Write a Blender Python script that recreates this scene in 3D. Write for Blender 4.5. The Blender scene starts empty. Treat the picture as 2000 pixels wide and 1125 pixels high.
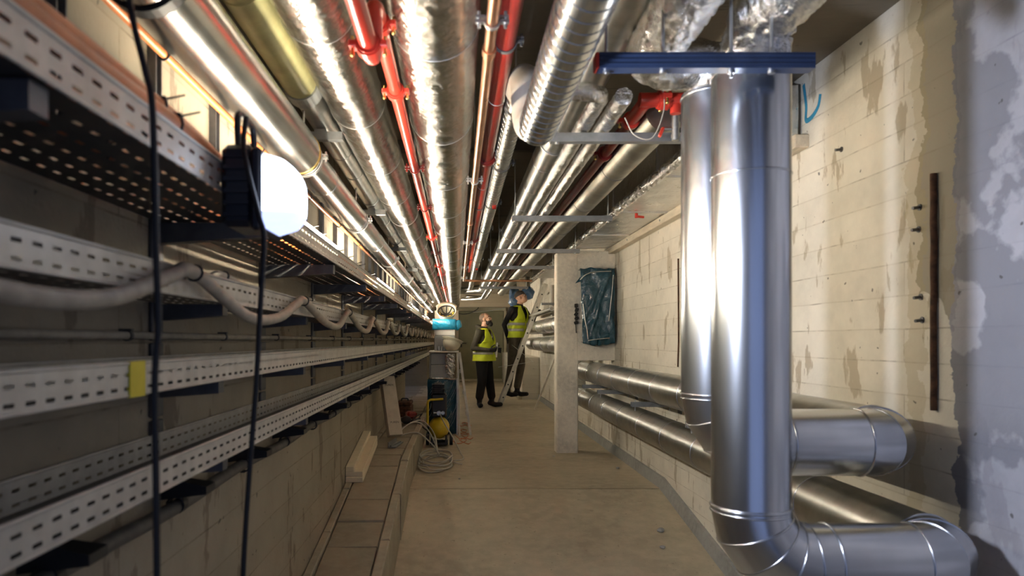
import bpy, bmesh, math, random
from mathutils import Vector, Matrix, noise
rnd = random.Random(7)
sc = bpy.context.scene
COL = sc.collection
V = Vector
PI = math.pi
H = 1.2                                   # camera height above the upper floor

# ------------------------------------------------------------------ camera, world, lights, exposure
cd = bpy.data.cameras.new('camera'); cam = bpy.data.objects.new('camera', cd); COL.objects.link(cam)
cam.location = (0, 0, H); cam.rotation_euler = (PI/2, 0, 0)
cd.sensor_width = 36; cd.lens = 25.2; cd.shift_x = 0.0535; cd.shift_y = 0.05125
cd.clip_start = 0.02
cd.dof.use_dof = True; cd.dof.focus_distance = 7.5; cd.dof.aperture_fstop = 3.6
sc.camera = cam
w = bpy.data.worlds.new('world'); sc.world = w; w.use_nodes = True
w.node_tree.nodes['Background'].inputs[0].default_value = (0.42, 0.55, 1.0, 1)
w.node_tree.nodes['Background'].inputs[1].default_value = 0.12
sc.view_settings.view_transform = 'Standard'; sc.view_settings.look = 'None'
sc.view_settings.exposure = 2.1; sc.view_settings.gamma = 1.0
sc.view_settings.use_curve_mapping = False
sc.cycles.max_bounces = 8; sc.cycles.glossy_bounces = 5; sc.cycles.diffuse_bounces = 5
sc.cycles.sample_clamp_indirect = 6.0; sc.cycles.blur_glossy = 1.5
sc.cycles.use_denoising = True
TUBE_W = 72.0; TUBE_C = (1.0, 0.91, 0.73)
LAMP_W = 2.6; LAMP_P = 6.0; LED_C = (0.72, 0.80, 1.0); LAMP_C = (0.66, 0.76, 1.0)

# ------------------------------------------------------------------ materials
def new_mat(name):
    m = bpy.data.materials.new(name); m.use_nodes = True
    nt = m.node_tree; b = nt.nodes['Principled BSDF']
    return m, nt, b
def nd(nt, t, **kw):
    n = nt.nodes.new(t)
    for k, v in kw.items(): setattr(n, k, v)
    return n
def coords(nt, scale=(1, 1, 1), loc=(0, 0, 0)):
    g = nd(nt, 'ShaderNodeNewGeometry'); mp = nd(nt, 'ShaderNodeMapping')
    mp.inputs['Scale'].default_value = scale; mp.inputs['Location'].default_value = loc
    nt.links.new(g.outputs['Position'], mp.inputs['Vector'])
    return mp.outputs['Vector']
def ocoords(nt, scale=(1, 1, 1)):
    g = nd(nt, 'ShaderNodeTexCoord'); mp = nd(nt, 'ShaderNodeMapping')
    mp.inputs['Scale'].default_value = scale
    nt.links.new(g.outputs['Object'], mp.inputs['Vector'])
    return mp.outputs['Vector']
def noi(nt, vec, scale, detail=4, rough=0.55):
    n = nd(nt, 'ShaderNodeTexNoise'); n.inputs['Scale'].default_value = scale
    n.inputs['Detail'].default_value = detail; n.inputs['Roughness'].default_value = rough
    nt.links.new(vec, n.inputs['Vector']); return n.outputs['Fac']
def ramp(nt, fac, a, b, ca=(0, 0, 0, 1), cb=(1, 1, 1, 1)):
    r = nd(nt, 'ShaderNodeValToRGB')
    r.color_ramp.elements[0].position = a; r.color_ramp.elements[0].color = ca
    r.color_ramp.elements[1].position = b; r.color_ramp.elements[1].color = cb
    nt.links.new(fac, r.inputs['Fac']); return r.outputs['Color']
def mix(nt, fac, a, b, mode='MIX'):
    n = nd(nt, 'ShaderNodeMix', data_type='RGBA', blend_type=mode)
    if isinstance(fac, (int, float)): n.inputs[0].default_value = fac
    else: nt.links.new(fac, n.inputs[0])
    for i, c in ((6, a), (7, b)):
        if isinstance(c, tuple): n.inputs[i].default_value = c if len(c) == 4 else c + (1,)
        else: nt.links.new(c, n.inputs[i])
    return n.outputs[2]
def math_(nt, op, a, b=None):
    n = nd(nt, 'ShaderNodeMath', operation=op)
    for i, c in enumerate((a, b)):
        if c is None: continue
        if isinstance(c, (int, float)): n.inputs[i].default_value = c
        else: nt.links.new(c, n.inputs[i])
    return n.outputs[0]
def bump(nt, b, h, strength=0.3, dist=0.01):
    n = nd(nt, 'ShaderNodeBump'); n.inputs['Strength'].default_value = strength
    n.inputs['Distance'].default_value = dist
    nt.links.new(h, n.inputs['Height']); nt.links.new(n.outputs['Normal'], b.inputs['Normal'])
def pm(name, col, rough=0.5, metal=0.0, var=0.15, vscale=12, bstr=0.0, bscale=60, col2=None, stretch=(1, 1, 1), rvar=0.0):
    m, nt, b = new_mat(name)
    vec = coords(nt, stretch)
    f = noi(nt, vec, vscale, 5)
    c2 = col2 or tuple(c*(1-2.2*var) for c in col)
    c = mix(nt, ramp(nt, f, 0.32, 0.68), tuple(c2), tuple(min(1, c*(1+var)) for c in col))
    nt.links.new(c, b.inputs['Base Color'])
    b.inputs['Roughness'].default_value = rough; b.inputs['Metallic'].default_value = metal
    if rvar:
        r = nd(nt, 'ShaderNodeMapRange'); r.inputs['To Min'].default_value = max(0, rough-rvar); r.inputs['To Max'].default_value = min(1, rough+rvar)
        nt.links.new(noi(nt, vec, vscale*0.7, 4), r.inputs['Value']); nt.links.new(r.outputs['Result'], b.inputs['Roughness'])
    if bstr: bump(nt, b, noi(nt, vec, bscale, 3), bstr, 0.004)
    return m
def emit(name, col, s):
    m, nt, b = new_mat(name)
    b.inputs['Base Color'].default_value = (0.8, 0.8, 0.8, 1)
    b.inputs['Emission Color'].default_value = col + (1,); b.inputs['Emission Strength'].default_value = s
    return m
def foil_mat(name, col=(0.56, 0.55, 0.51), rough=0.15, stretch=(6, 20, 6), strength=0.4, dist=0.016):
    m, nt, b = new_mat(name)
    b.inputs['Metallic'].default_value = 1.0
    v1 = coords(nt, stretch); v2 = coords(nt, (1, 1, 1))
    f = noi(nt, v1, 1.6, 6, 0.65); g = noi(nt, v2, 30, 4, 0.6)
    vor = nd(nt, 'ShaderNodeTexVoronoi', feature='DISTANCE_TO_EDGE'); vor.inputs['Scale'].default_value = 22
    nt.links.new(v2, vor.inputs['Vector'])
    h = math_(nt, 'ADD', math_(nt, 'MULTIPLY', f, 1.4), math_(nt, 'MULTIPLY', g, 0.55))
    h = math_(nt, 'ADD', h, math_(nt, 'MULTIPLY', vor.outputs['Distance'], 0.5))
    bump(nt, b, h, strength, dist)
    nt.links.new(mix(nt, g, tuple(c*0.8 for c in col), col), b.inputs['Base Color'])
    r = nd(nt, 'ShaderNodeMapRange'); r.inputs['To Min'].default_value = max(0.05, rough-0.1); r.inputs['To Max'].default_value = rough+0.16
    nt.links.new(f, r.inputs['Value']); nt.links.new(r.outputs['Result'], b.inputs['Roughness'])
    return m
def concrete_wall(name, base, dark, board=0.13, right=False):
    """board marked concrete: form-board lines, patches, plugged holes, streaks (y and z of the place)"""
    m, nt, b = new_mat(name)
    g = nd(nt, 'ShaderNodeNewGeometry'); sp = nd(nt, 'ShaderNodeSeparateXYZ')
    nt.links.new(g.outputs['Position'], sp.inputs[0])
    x, y, z = sp.outputs
    cb = nd(nt, 'ShaderNodeCombineXYZ'); nt.links.new(y, cb.inputs[0]); nt.links.new(z, cb.inputs[1])
    nt.links.new(math_(nt, 'MULTIPLY', x, 0.3), cb.inputs[2])
    p = cb.outputs[0]
    br = nd(nt, 'ShaderNodeTexBrick'); br.offset = 0.37
    br.inputs['Scale'].default_value = 1; br.inputs['Brick Width'].default_value = 2.7
    br.inputs['Row Height'].default_value = board; br.inputs['Mortar Size'].default_value = 0.003
    br.inputs['Color1'].default_value = (1, 1, 1, 1); br.inputs['Color2'].default_value = (0.86, 0.85, 0.83, 1); br.inputs['Mortar'].default_value = (0.7, 0.66, 0.6, 1)
    wob = nd(nt, 'ShaderNodeVectorMath', operation='MULTIPLY_ADD')
    nz = nd(nt, 'ShaderNodeTexNoise'); nz.inputs['Scale'].default_value = 2.5; nt.links.new(p, nz.inputs['Vector'])
    nt.links.new(nz.outputs['Color'], wob.inputs[0]); wob.inputs[1].default_value = (0.012, 0.012, 0); nt.links.new(p, wob.inputs[2])
    nt.links.new(wob.outputs[0], br.inputs['Vector'])
    n1 = noi(nt, p, 1.7, 6, 0.62); n2 = noi(nt, p, 9, 5, 0.6); n3 = noi(nt, p, 55, 4, 0.6)
    mp = nd(nt, 'ShaderNodeMapping'); mp.inputs['Scale'].default_value = (4.5, 1.5, 1); nt.links.new(p, mp.inputs['Vector'])
    streak = noi(nt, mp.outputs[0], 1.6, 5, 0.55)
    c = mix(nt, ramp(nt, n1, 0.36, 0.66), tuple(v*0.80 for v in base), base)
    c = mix(nt, math_(nt, 'MULTIPLY', ramp(nt, n2, 0.35, 0.7), 0.35), c, tuple(min(1, v*1.12) for v in base))
    c = mix(nt, ramp(nt, streak, 0.595, 0.62), c, dark)                                   # damp filled patches
    line = math_(nt, 'MULTIPLY', math_(nt, 'SUBTRACT', 1.0, br.outputs['Fac']), 1.0)
    gap = ramp(nt, n2, 0.5, 0.66)
    dl = math_(nt, 'MULTIPLY', br.outputs['Fac'], gap)
    c = mix(nt, math_(nt, 'MULTIPLY', dl, 0.5), c, tuple(v*0.45 for v in dark))
    c = mix(nt, 0.45, c, br.outputs['Color'], 'MULTIPLY')
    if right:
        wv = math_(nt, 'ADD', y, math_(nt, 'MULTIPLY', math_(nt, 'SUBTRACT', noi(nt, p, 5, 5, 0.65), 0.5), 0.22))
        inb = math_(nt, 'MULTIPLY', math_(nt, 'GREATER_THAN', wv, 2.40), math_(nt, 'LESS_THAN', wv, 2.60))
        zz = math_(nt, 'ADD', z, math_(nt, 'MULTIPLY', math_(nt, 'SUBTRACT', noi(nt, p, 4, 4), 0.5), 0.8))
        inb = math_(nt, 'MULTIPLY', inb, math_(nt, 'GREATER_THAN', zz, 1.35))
        c = mix(nt, math_(nt, 'MULTIPLY', inb, 0.85), c, (0.30, 0.26, 0.19, 1))  # dark band: part plaster, part the front tall duct's shadow painted into the colour
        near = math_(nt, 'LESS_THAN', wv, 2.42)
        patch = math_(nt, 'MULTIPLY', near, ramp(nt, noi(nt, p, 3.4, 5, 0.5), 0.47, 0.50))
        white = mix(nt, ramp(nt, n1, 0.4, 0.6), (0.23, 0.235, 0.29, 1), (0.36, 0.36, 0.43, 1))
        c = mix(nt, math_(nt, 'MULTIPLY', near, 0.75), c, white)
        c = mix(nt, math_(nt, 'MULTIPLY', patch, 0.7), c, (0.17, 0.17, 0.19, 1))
        # yellowish damp edge beside the band of plaster and painted duct shadow
        ye = math_(nt, 'MULTIPLY', math_(nt, 'GREATER_THAN', wv, 2.57), math_(nt, 'LESS_THAN', wv, 2.66))
        c = mix(nt, math_(nt, 'MULTIPLY', ye, 0.35), c, (0.42, 0.34, 0.17, 1))
    holes = ramp(nt, noi(nt, p, 26, 2, 0.4), 0.735, 0.76)
    c = mix(nt, math_(nt, 'MULTIPLY', holes, 0.75), c, (0.07, 0.06, 0.05, 1))
    nt.links.new(c, b.inputs['Base Color']); b.inputs['Roughness'].default_value = 0.85
    h = math_(nt, 'ADD', math_(nt, 'MULTIPLY', n3, 0.25), math_(nt, 'MULTIPLY', n2, 0.5))
    h = math_(nt, 'SUBTRACT', h, math_(nt, 'MULTIPLY', br.outputs['Fac'], 0.4))
    bump(nt, b, h, 0.6, 0.012)
    return m
def concrete(name, base, rough=0.9, s=1.0, spots=True, bstr=0.3):
    m, nt, b = new_mat(name); p = coords(nt)
    n1 = noi(nt, p, 1.3*s, 6, 0.6); n2 = noi(nt, p, 11*s, 5, 0.6); n3 = noi(nt, p, 90*s, 3)
    c = mix(nt, ramp(nt, n1, 0.35, 0.65), tuple(v*0.72 for v in base), base)
    c = mix(nt, math_(nt, 'MULTIPLY', ramp(nt, n2, 0.4, 0.7), 0.5), c, tuple(min(1, v*1.2) for v in base))
    c = mix(nt, math_(nt, 'MULTIPLY', n3, 0.25), c, tuple(v*0.6 for v in base))
    if spots: c = mix(nt, math_(nt, 'MULTIPLY', ramp(nt, noi(nt, p, 34*s, 2, 0.4), 0.71, 0.74), 0.5), c, tuple(v*0.35 for v in base))
    nt.links.new(c, b.inputs['Base Color']); b.inputs['Roughness'].default_value = rough
    bump(nt, b, math_(nt, 'ADD', math_(nt, 'MULTIPLY', n3, 0.4), n2), bstr, 0.005)
    return m

M = {}
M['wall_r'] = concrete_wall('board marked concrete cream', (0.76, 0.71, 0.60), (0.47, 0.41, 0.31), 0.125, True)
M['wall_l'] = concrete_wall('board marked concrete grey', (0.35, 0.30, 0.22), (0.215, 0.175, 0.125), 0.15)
M['floor'] = concrete('dusty screed', (0.52, 0.45, 0.32), 0.92, 1.0)
M['slab'] = concrete('paving slab', (0.36, 0.31, 0.22), 0.9, 1.6, False)
M['kerb'] = concrete('kerb concrete', (0.42, 0.37, 0.27), 0.9, 1.8)
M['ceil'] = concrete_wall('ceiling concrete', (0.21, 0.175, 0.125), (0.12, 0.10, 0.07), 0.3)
M['pillar'] = concrete('rough cast concrete', (0.84, 0.77, 0.645), 0.9, 2.2, True, 0.8)
M['mortar'] = concrete('kerb strip', (0.36, 0.36, 0.33), 0.85, 2.0)
M['foil'] = foil_mat('foil wrap')
M['foil_rough'] = foil_mat('crumpled foil', (0.84, 0.83, 0.81), 0.15, (12, 12, 12), 0.7, 0.02)
M['foil_smooth'] = foil_mat('smooth foil', (0.80, 0.79, 0.77), 0.28, (6, 8, 6), 0.35)
M['alu'] = pm('aluminium jacket', (0.52, 0.53, 0.52), 0.22, 1.0, 0.06, 7, 0.05, 25, rvar=0.08)
M['steel'] = pm('galvanised steel', (0.42, 0.42, 0.395), 0.32, 1.0, 0.10, 9, 0.06, 40, rvar=0.10)
M['duct'] = pm('duct steel', (0.62, 0.64, 0.67), 0.25, 1.0, 0.05, 6, 0.05, 16, stretch=(1, 1, 0.25), rvar=0.06)
M['dull'] = pm('dull steel', (0.36, 0.345, 0.29), 0.42, 1.0, 0.14, 8, 0.06, 40, rvar=0.1)
M['green'] = pm('olive painted pipe', (0.30, 0.28, 0.13), 0.45, 0.35, 0.12, 9, 0.05, 30)
M['strut'] = pm('galvanised channel', (0.26, 0.27, 0.27), 0.45, 0.65, 0.08, 20)
M['rod'] = pm('zinc rod', (0.55, 0.55, 0.53), 0.4, 1.0, 0.05, 30)
M['bluestrut'] = pm('navy painted steel', (0.026, 0.043, 0.095), 0.4, 0.1, 0.1, 16)
M['red'] = pm('red enamel', (0.21, 0.014, 0.010), 0.32, 0.0, 0.12, 8)
M['redb'] = pm('bright red enamel', (0.60, 0.045, 0.026), 0.28, 0.0, 0.06, 8)
M['copper'] = pm('copper', (0.80, 0.42, 0.24), 0.30, 1.0, 0.10, 10, rvar=0.08)
M['brass'] = pm('brass', (0.72, 0.50, 0.16), 0.3, 1.0, 0.05, 20)
M['orange'] = pm('orange conduit', (0.62, 0.20, 0.065), 0.42, 0.0, 0.12, 14)
M['tray'] = pm('tray galvanised', (0.56, 0.54, 0.49), 0.48, 0.35, 0.08, 14, 0.05, 60)
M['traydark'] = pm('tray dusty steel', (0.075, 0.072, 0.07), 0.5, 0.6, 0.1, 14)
M['bracket'] = pm('bracket steel', (0.13, 0.13, 0.135), 0.48, 0.6, 0.1, 20)
M['blackplastic'] = pm('black plastic', (0.012, 0.012, 0.014), 0.5, 0.0, 0.05, 30)
M['rubber'] = pm('black rubber cable', (0.008, 0.008, 0.009), 0.55, 0.0, 0.05, 30)
M['housing'] = pm('lamp housing', (0.016, 0.018, 0.026), 0.42, 0.0, 0.05, 30)
M['greycable'] = pm('grey cable', (0.38, 0.34, 0.27), 0.6, 0.0, 0.1, 20)
M['darkcable'] = pm('dark grey pipe', (0.10, 0.09, 0.075), 0.6, 0.0, 0.15, 20)
M['pvc'] = pm('pale pvc', (0.36, 0.33, 0.29), 0.42, 0.0, 0.06, 10)
M['yellowtape'] = pm('yellow tape', (0.66, 0.55, 0.03), 0.5, 0.0, 0.05, 20)
M['wood'] = pm('pale batten', (0.60, 0.52, 0.39), 0.7, 0.0, 0.08, 6, 0.1, 30, stretch=(8, 1, 8))
M['foam'] = pm('cream insulation board', (0.72, 0.63, 0.44), 0.85, 0.0, 0.03, 20, 0.15, 220)
M['foamface'] = pm('insulation board face', (0.52, 0.45, 0.34), 0.8, 0.0, 0.06, 12)
M['rust'] = pm('rusty bar', (0.10, 0.045, 0.022), 0.85, 0.1, 0.3, 30, 0.5, 60)
M['door'] = pm('olive door', (0.235, 0.225, 0.13), 0.55, 0.0, 0.05, 4)
M['doorframe'] = pm('cream door frame', (0.50, 0.46, 0.32), 0.6, 0.0, 0.06, 6)
M['yellow'] = pm('yellow enamel', (0.62, 0.44, 0.02), 0.42, 0.0, 0.08, 12)
M['grey'] = pm('grey sheet metal', (0.34, 0.35, 0.33), 0.55, 0.3, 0.06, 5)
M['whitepaper'] = pm('white sheet', (0.68, 0.67, 0.62), 0.7, 0.0, 0.04, 9)
M['helmet'] = pm('cream helmet', (0.66, 0.60, 0.45), 0.45, 0.0, 0.05, 12)
M['helmetin'] = pm('black pad', (0.015, 0.014, 0.012), 0.7, 0.0, 0.05, 20)
M['hose'] = pm('grey hose', (0.46, 0.43, 0.36), 0.4, 0.0, 0.06, 20)
M['ladder'] = pm('aluminium ladder', (0.60, 0.56, 0.47), 0.45, 0.25, 0.08, 14)
M['skin'] = pm('skin', (0.50, 0.28, 0.18), 0.5, 0.0, 0.06, 30)
M['beard'] = pm('dark hair', (0.016, 0.012, 0.009), 0.8, 0.0, 0.2, 60, 0.6, 160)
M['stubble'] = pm('cropped hair', (0.17, 0.11, 0.075), 0.7, 0.0, 0.12, 60)
M['vest'] = pm('hi vis yellow', (0.62, 0.72, 0.02), 0.6, 0.0, 0.06, 14, 0.35, 26)
M['band'] = pm('reflective band', (0.52, 0.52, 0.44), 0.4, 0.2, 0.05, 20)
M['hoodie'] = pm('dark olive hoodie', (0.058, 0.050, 0.033), 0.9, 0.0, 0.12, 20, 0.3, 30)
M['blackcloth'] = pm('black cloth', (0.010, 0.009, 0.009), 0.9, 0.0, 0.12, 20, 0.3, 30)
M['trousers'] = pm('grey brown work trousers', (0.11, 0.088, 0.062), 0.9, 0.0, 0.12, 14, 0.3, 30)
M['glove'] = pm('dark work glove', (0.030, 0.028, 0.026), 0.8, 0.0, 0.1, 30)
M['boot'] = pm('black boot', (0.012, 0.010, 0.009), 0.6, 0.0, 0.1, 30)
M['eye'] = pm('eye white', (0.6, 0.58, 0.55), 0.3, 0.0, 0.02, 30)
M['cap'] = pm('dark brown knit', (0.060, 0.048, 0.040), 0.9, 0.0, 0.1, 50, 0.4, 120)
M['orangecord'] = pm('orange cord', (0.55, 0.15, 0.04), 0.5, 0.0, 0.06, 20)
M['tube'] = emit('tube light', TUBE_C, TUBE_W)
M['lamp'] = emit('work lamp lens', LAMP_C, LAMP_W)
M['lamprim'] = emit('work lamp lens edge', (0.42, 0.52, 1.0), 0.45)
M['ink'] = pm('print', (0.05, 0.05, 0.05), 0.7)
M['spray'] = pm('blue spray paint', (0.03, 0.26, 0.42), 0.8)
def plastic(name, col, rough=0.22):
    m, nt, b = new_mat(name); p = coords(nt)
    f = noi(nt, p, 6, 6, 0.7); v = nd(nt, 'ShaderNodeTexVoronoi', feature='DISTANCE_TO_EDGE'); v.inputs['Scale'].default_value = 9
    nt.links.new(p, v.inputs['Vector'])
    nt.links.new(mix(nt, f, tuple(c*0.7 for c in col), tuple(min(1, c*1.2) for c in col)), b.inputs['Base Color'])
    b.inputs['Roughness'].default_value = rough; b.inputs['Coat Weight'].default_value = 0.5; b.inputs['Coat Roughness'].default_value = 0.12
    bump(nt, b, math_(nt, 'ADD', f, math_(nt, 'MULTIPLY', v.outputs['Distance'], 0.8)), 0.8, 0.03)
    return m
M['tarp'] = plastic('dark teal sheeting', (0.012, 0.065, 0.095))
M['film'] = plastic('bright blue film', (0.02, 0.30, 0.50))
M['bluewrap'] = plastic('navy wrap', (0.012, 0.07, 0.12))
M['filmglint'] = plastic('film crease glint', (0.34, 0.42, 0.46), 0.3)  # pale colour that paints the shine on film creases
M['silvertape'] = foil_mat('silver tape', (0.75, 0.74, 0.70), 0.3, (8, 8, 8), 0.5)

# ------------------------------------------------------------------ object helpers
def tag(o, label=None, cat=None, group=None, kind=None):
    if label: o['label'] = label
    if cat: o['category'] = cat
    if group: o['group'] = group
    if kind: o['kind'] = kind
    return o
def thing(name, label, cat, loc=(0, 0, 0), group=None):
    o = bpy.data.objects.new(name, None); COL.objects.link(o); o.empty_display_size = 0.1
    o.location = loc
    return tag(o, label, cat, group)
def root_loc(p):
    v = V((0, 0, 0))
    while p is not None: v = v + V(p.location); p = p.parent
    return v
class MB:
    """collects shapes in place coordinates; build() links them as ONE mesh object"""
    def __init__(s): s.v = []; s.f = []; s.sm = []
    def add(s, vs, fs, smooth=False):
        o = len(s.v); s.v += [tuple(p) for p in vs]
        s.f += [tuple(i+o for i in f) for f in fs]; s.sm += [smooth]*len(fs); return s
    def box(s, c, d, rot=None, b=0.0):
        x, y, z = (k/2 for k in d); c = V(c)
        if b > 0 and min(x, y, z) > b*1.01:
            P = []
            for sx in (-1, 1):
                for sy in (-1, 1):
                    for sz in (-1, 1):
                        P += [V((sx*x, sy*(y-b), sz*(z-b))), V((sx*(x-b), sy*y, sz*(z-b))), V((sx*(x-b), sy*(y-b), sz*z))]
            bm = bmesh.new(); [bm.verts.new(p) for p in P]
            r = bmesh.ops.convex_hull(bm, input=bm.verts[:])
            bm.verts.index_update()
            vs = [(rot @ v.co if rot else v.co) + c for v in bm.verts]; fs = [[v.index for v in f.verts] for f in bm.faces]
            bm.free(); return s.add(vs, fs)
        P = [V((sx*x, sy*y, sz*z)) for sx in (-1, 1) for sy in (-1, 1) for sz in (-1, 1)]
        P = [(rot @ p if rot else p) + c for p in P]
        return s.add(P, [(0, 1, 3, 2), (4, 6, 7, 5), (0, 4, 5, 1), (2, 3, 7, 6), (0, 2, 6, 4), (1, 5, 7, 3)])
    def bb(s, x0, x1, y0, y1, z0, z1, b=0.0):
        return s.box(((x0+x1)/2, (y0+y1)/2, (z0+z1)/2), (abs(x1-x0), abs(y1-y0), abs(z1-z0)), None, b)
    def bar(s, a, b, w, h, up=(0, 0, 1), bev=0.0):
        a, b = V(a), V(b); t = (b-a); L = t.length; t.normalize(); u = V(up)
        sx = t.cross(u); sx.normalize(); u = sx.cross(t)
        return s.box((a+b)/2, (w, L, h), Matrix((sx, t, u)).transposed(), bev)
    def tube(s, path, r, seg=12, cap=True, rf=None, smooth=True, closed=False, el=None):
        P = [V(p) for p in path]; n = len(P); vs = []; fs = []
        T = []
        for i in range(n):
            if closed: t = P[(i+1) % n]-P[i-1]
            elif i == 0: t = P[1]-P[0]
            elif i == n-1: t = P[-1]-P[-2]
            else:
                a = (P[i]-P[i-1]).normalized(); b = (P[i+1]-P[i]).normalized(); t = a+b
            T.append(t.normalized() if t.length > 1e-9 else V((0, 1, 0)))
        u = V((0, 0, 1)) if abs(T[0].z) < 0.9 else V((1, 0, 0))
        for i in range(n):
            t = T[i]; sx = t.cross(u)
            if sx.length < 1e-6: sx = t.cross(V((1, 0.1, 0)))
            sx.normalize(); u = sx.cross(t)
            k = 1.0
            if 0 < i < n-1 and not closed:
                a = (P[i]-P[i-1]).normalized(); b = (P[i+1]-P[i]).normalized()
                cs = max(0.35, math.sqrt(max(0, (1+a.dot(b))/2))); k = 1/cs
                bend = (b-a)
                bd = bend.normalized() if bend.length > 1e-6 else None
            else: bd = None
            for j in range(seg):
                th = 2*PI*j/seg
                rr = r[i] if isinstance(r, (list, tuple)) else r
                if rf: rr = rf(i, j, th, rr, P[i])
                d = sx*math.cos(th)+u*math.sin(th)
                if el: d = sx*math.cos(th)*el[0]+u*math.sin(th)*el[1]
                q = d*rr
                if bd is not None: q = q + bd*(q.dot(bd))*(k-1)
                vs.append(P[i]+q)
        m = n if closed else n-1
        for i in range(m):
            for j in range(seg):
                a = i*seg+j; b = i*seg+(j+1) % seg; c = ((i+1) % n)*seg+(j+1) % seg; d = ((i+1) % n)*seg+j
                fs.append((a, d, c, b))
        s.add(vs, fs, smooth)
        if cap and not closed:
            s.add([vs[j] for j in range(seg)], [tuple(range(seg))]); s.add([vs[(n-1)*seg+j] for j in range(seg)], [tuple(reversed(range(seg)))])
        return s
    def ring(s, c, t, R, r, seg=28, k=6, el=(1, 1)):
        """torus round axis t"""
        c, t = V(c), V(t).normalized(); u = V((0, 0, 1)) if abs(t.z) < 0.9 else V((1, 0, 0)); sx = t.cross(u).normalized(); u = sx.cross(t)
        return s.tube([c+(sx*math.cos(2*PI*i/seg)+u*math.sin(2*PI*i/seg))*R for i in range(seg)], r, k, False, closed=True)
    def band(s, c, t, R, w, th=0.003, seg=28, a0=0, a1=2*PI):
        """flat strap round axis t"""
        c, t = V(c), V(t).normalized(); u = V((0, 0, 1)) if abs(t.z) < 0.9 else V((1, 0, 0)); sx = t.cross(u).normalized(); u = sx.cross(t)
        full = abs(a1-a0-2*PI) < 1e-6; vs = []; fs = []; n = seg if full else seg+1
        for i in range(n):
            a = a0+(a1-a0)*i/seg; d = sx*math.cos(a)+u*math.sin(a)
            vs += [c+d*R-t*w/2, c+d*(R+th)-t*w/2, c+d*(R+th)+t*w/2, c+d*R+t*w/2]
        for i in range(seg):
            p, q = i*4, ((i+1) % n)*4
            for k in range(4): fs.append((p+k, p+(k+1) % 4, q+(k+1) % 4, q+k))
        return s.add(vs, fs, False)
    def ball(s, c, r, seg=16, rings=10, rot=None, smooth=True):
        c = V(c); r = (r, r, r) if isinstance(r, (int, float)) else r; vs = [V((0, 0, r[2]))]; fs = []
        for i in range(1, rings):
            a = PI*i/rings
            for j in range(seg):
                b = 2*PI*j/seg; vs.append(V((r[0]*math.sin(a)*math.cos(b), r[1]*math.sin(a)*math.sin(b), r[2]*math.cos(a))))
        vs.append(V((0, 0, -r[2]))); L = len(vs)-1
        for j in range(seg):
            fs.append((0, 1+j, 1+(j+1) % seg)); fs.append((L, 1+(rings-2)*seg+(j+1) % seg, 1+(rings-2)*seg+j))
        for i in range(rings-2):
            for j in range(seg): a = 1+i*seg+j; b = 1+i*seg+(j+1) % seg; fs.append((a, a+seg, b+seg, b))
        return s.add([(rot @ v if rot else v)+c for v in vs], fs, smooth)
    def prism(s, prof, a, b, up=(0, 0, 1)):
        """extrude a closed 2D profile (right, up) from a to b"""
        a, b = V(a), V(b); t = (b-a).normalized(); sx = t.cross(V(up)).normalized(); u = sx.cross(t); n = len(prof)
        vs = [a+sx*p+u*q for p, q in prof]+[b+sx*p+u*q for p, q in prof]
        fs = [(i, (i+1) % n, n+(i+1) % n, n+i) for i in range(n)]+[tuple(reversed(range(n))), tuple(range(n, 2*n))]
        return s.add(vs, fs)
    def build(s, name, m, parent=None, smooth_all=None):
        me = bpy.data.meshes.new(name); off = root_loc(parent) if parent else V((0, 0, 0))
        me.from_pydata([(p[0]-off.x, p[1]-off.y, p[2]-off.z) for p in s.v], [], s.f)
        me.polygons.foreach_set('use_smooth', [(x if smooth_all is None else smooth_all) for x in s.sm])
        bm = bmesh.new(); bm.from_mesh(me); bmesh.ops.recalc_face_normals(bm, faces=bm.faces[:]); bm.to_mesh(me); bm.free()
        me.materials.append(M[m] if isinstance(m, str) else m); me.update()
        o = bpy.data.objects.new(name, me); COL.objects.link(o)
        if parent: o.parent = parent
        return o
def again(o, dloc, parent=None, name=None):
    c = o.copy(); COL.objects.link(c); c.parent = parent or o.parent; c.location = V(o.location)+V(dloc); return c
def copy_tree(o, dloc=(0, 0, 0), parent=None):
    c = o.copy(); COL.objects.link(c)
    if parent: c.parent = parent
    else: c.location = V(o.location)+V(dloc)
    for ch in o.children: copy_tree(ch, parent=c)
    return c
def route(pts, R=0.1, n=6):
    P = [V(p) for p in pts]; out = [P[0]]
    for i in range(1, len(P)-1):
        a = (P[i-1]-P[i]); b = (P[i+1]-P[i]); la, lb = a.length, b.length; a.normalize(); b.normalize()
        ang = a.angle(b)
        if ang > PI-0.02: out.append(P[i]); continue
        d = min(R/math.tan(ang/2), la*0.49, lb*0.49); Rr = d*math.tan(ang/2)
        c = P[i]+(a+b).normalized()*(Rr/math.sin(ang/2)); p0 = P[i]+a*d-c; p1 = P[i]+b*d-c; tot = p0.angle(p1); ax = p0.cross(p1).normalized()
        for k in range(n+1): out.append(c+Matrix.Rotation(tot*k/n, 3, ax) @ p0)
    out.append(P[-1]); return out
def resample(path, step):
    P = [V(p) for p in path]; out = [P[0]]; 
    for i in range(len(P)-1):
        L = (P[i+1]-P[i]).length; n = max(1, int(round(L/step)))
        for k in range(1, n+1): out.append(P[i].lerp(P[i+1], k/n))
    return out
def spline(pts, n=8):
    P = [V(p) for p in pts]; P = [P[0]*2-P[1]]+P+[P[-1]*2-P[-2]]; out = []
    for i in range(1, len(P)-2):
        a, b, c, d = P[i-1], P[i], P[i+1], P[i+2]
        for k in range(n):
            t = k/n; out.append(0.5*((2*b)+(c-a)*t+(2*a-5*b+4*c-d)*t*t+(3*b-a-3*c+d)*t**3))
    out.append(P[-2]); return out
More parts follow.
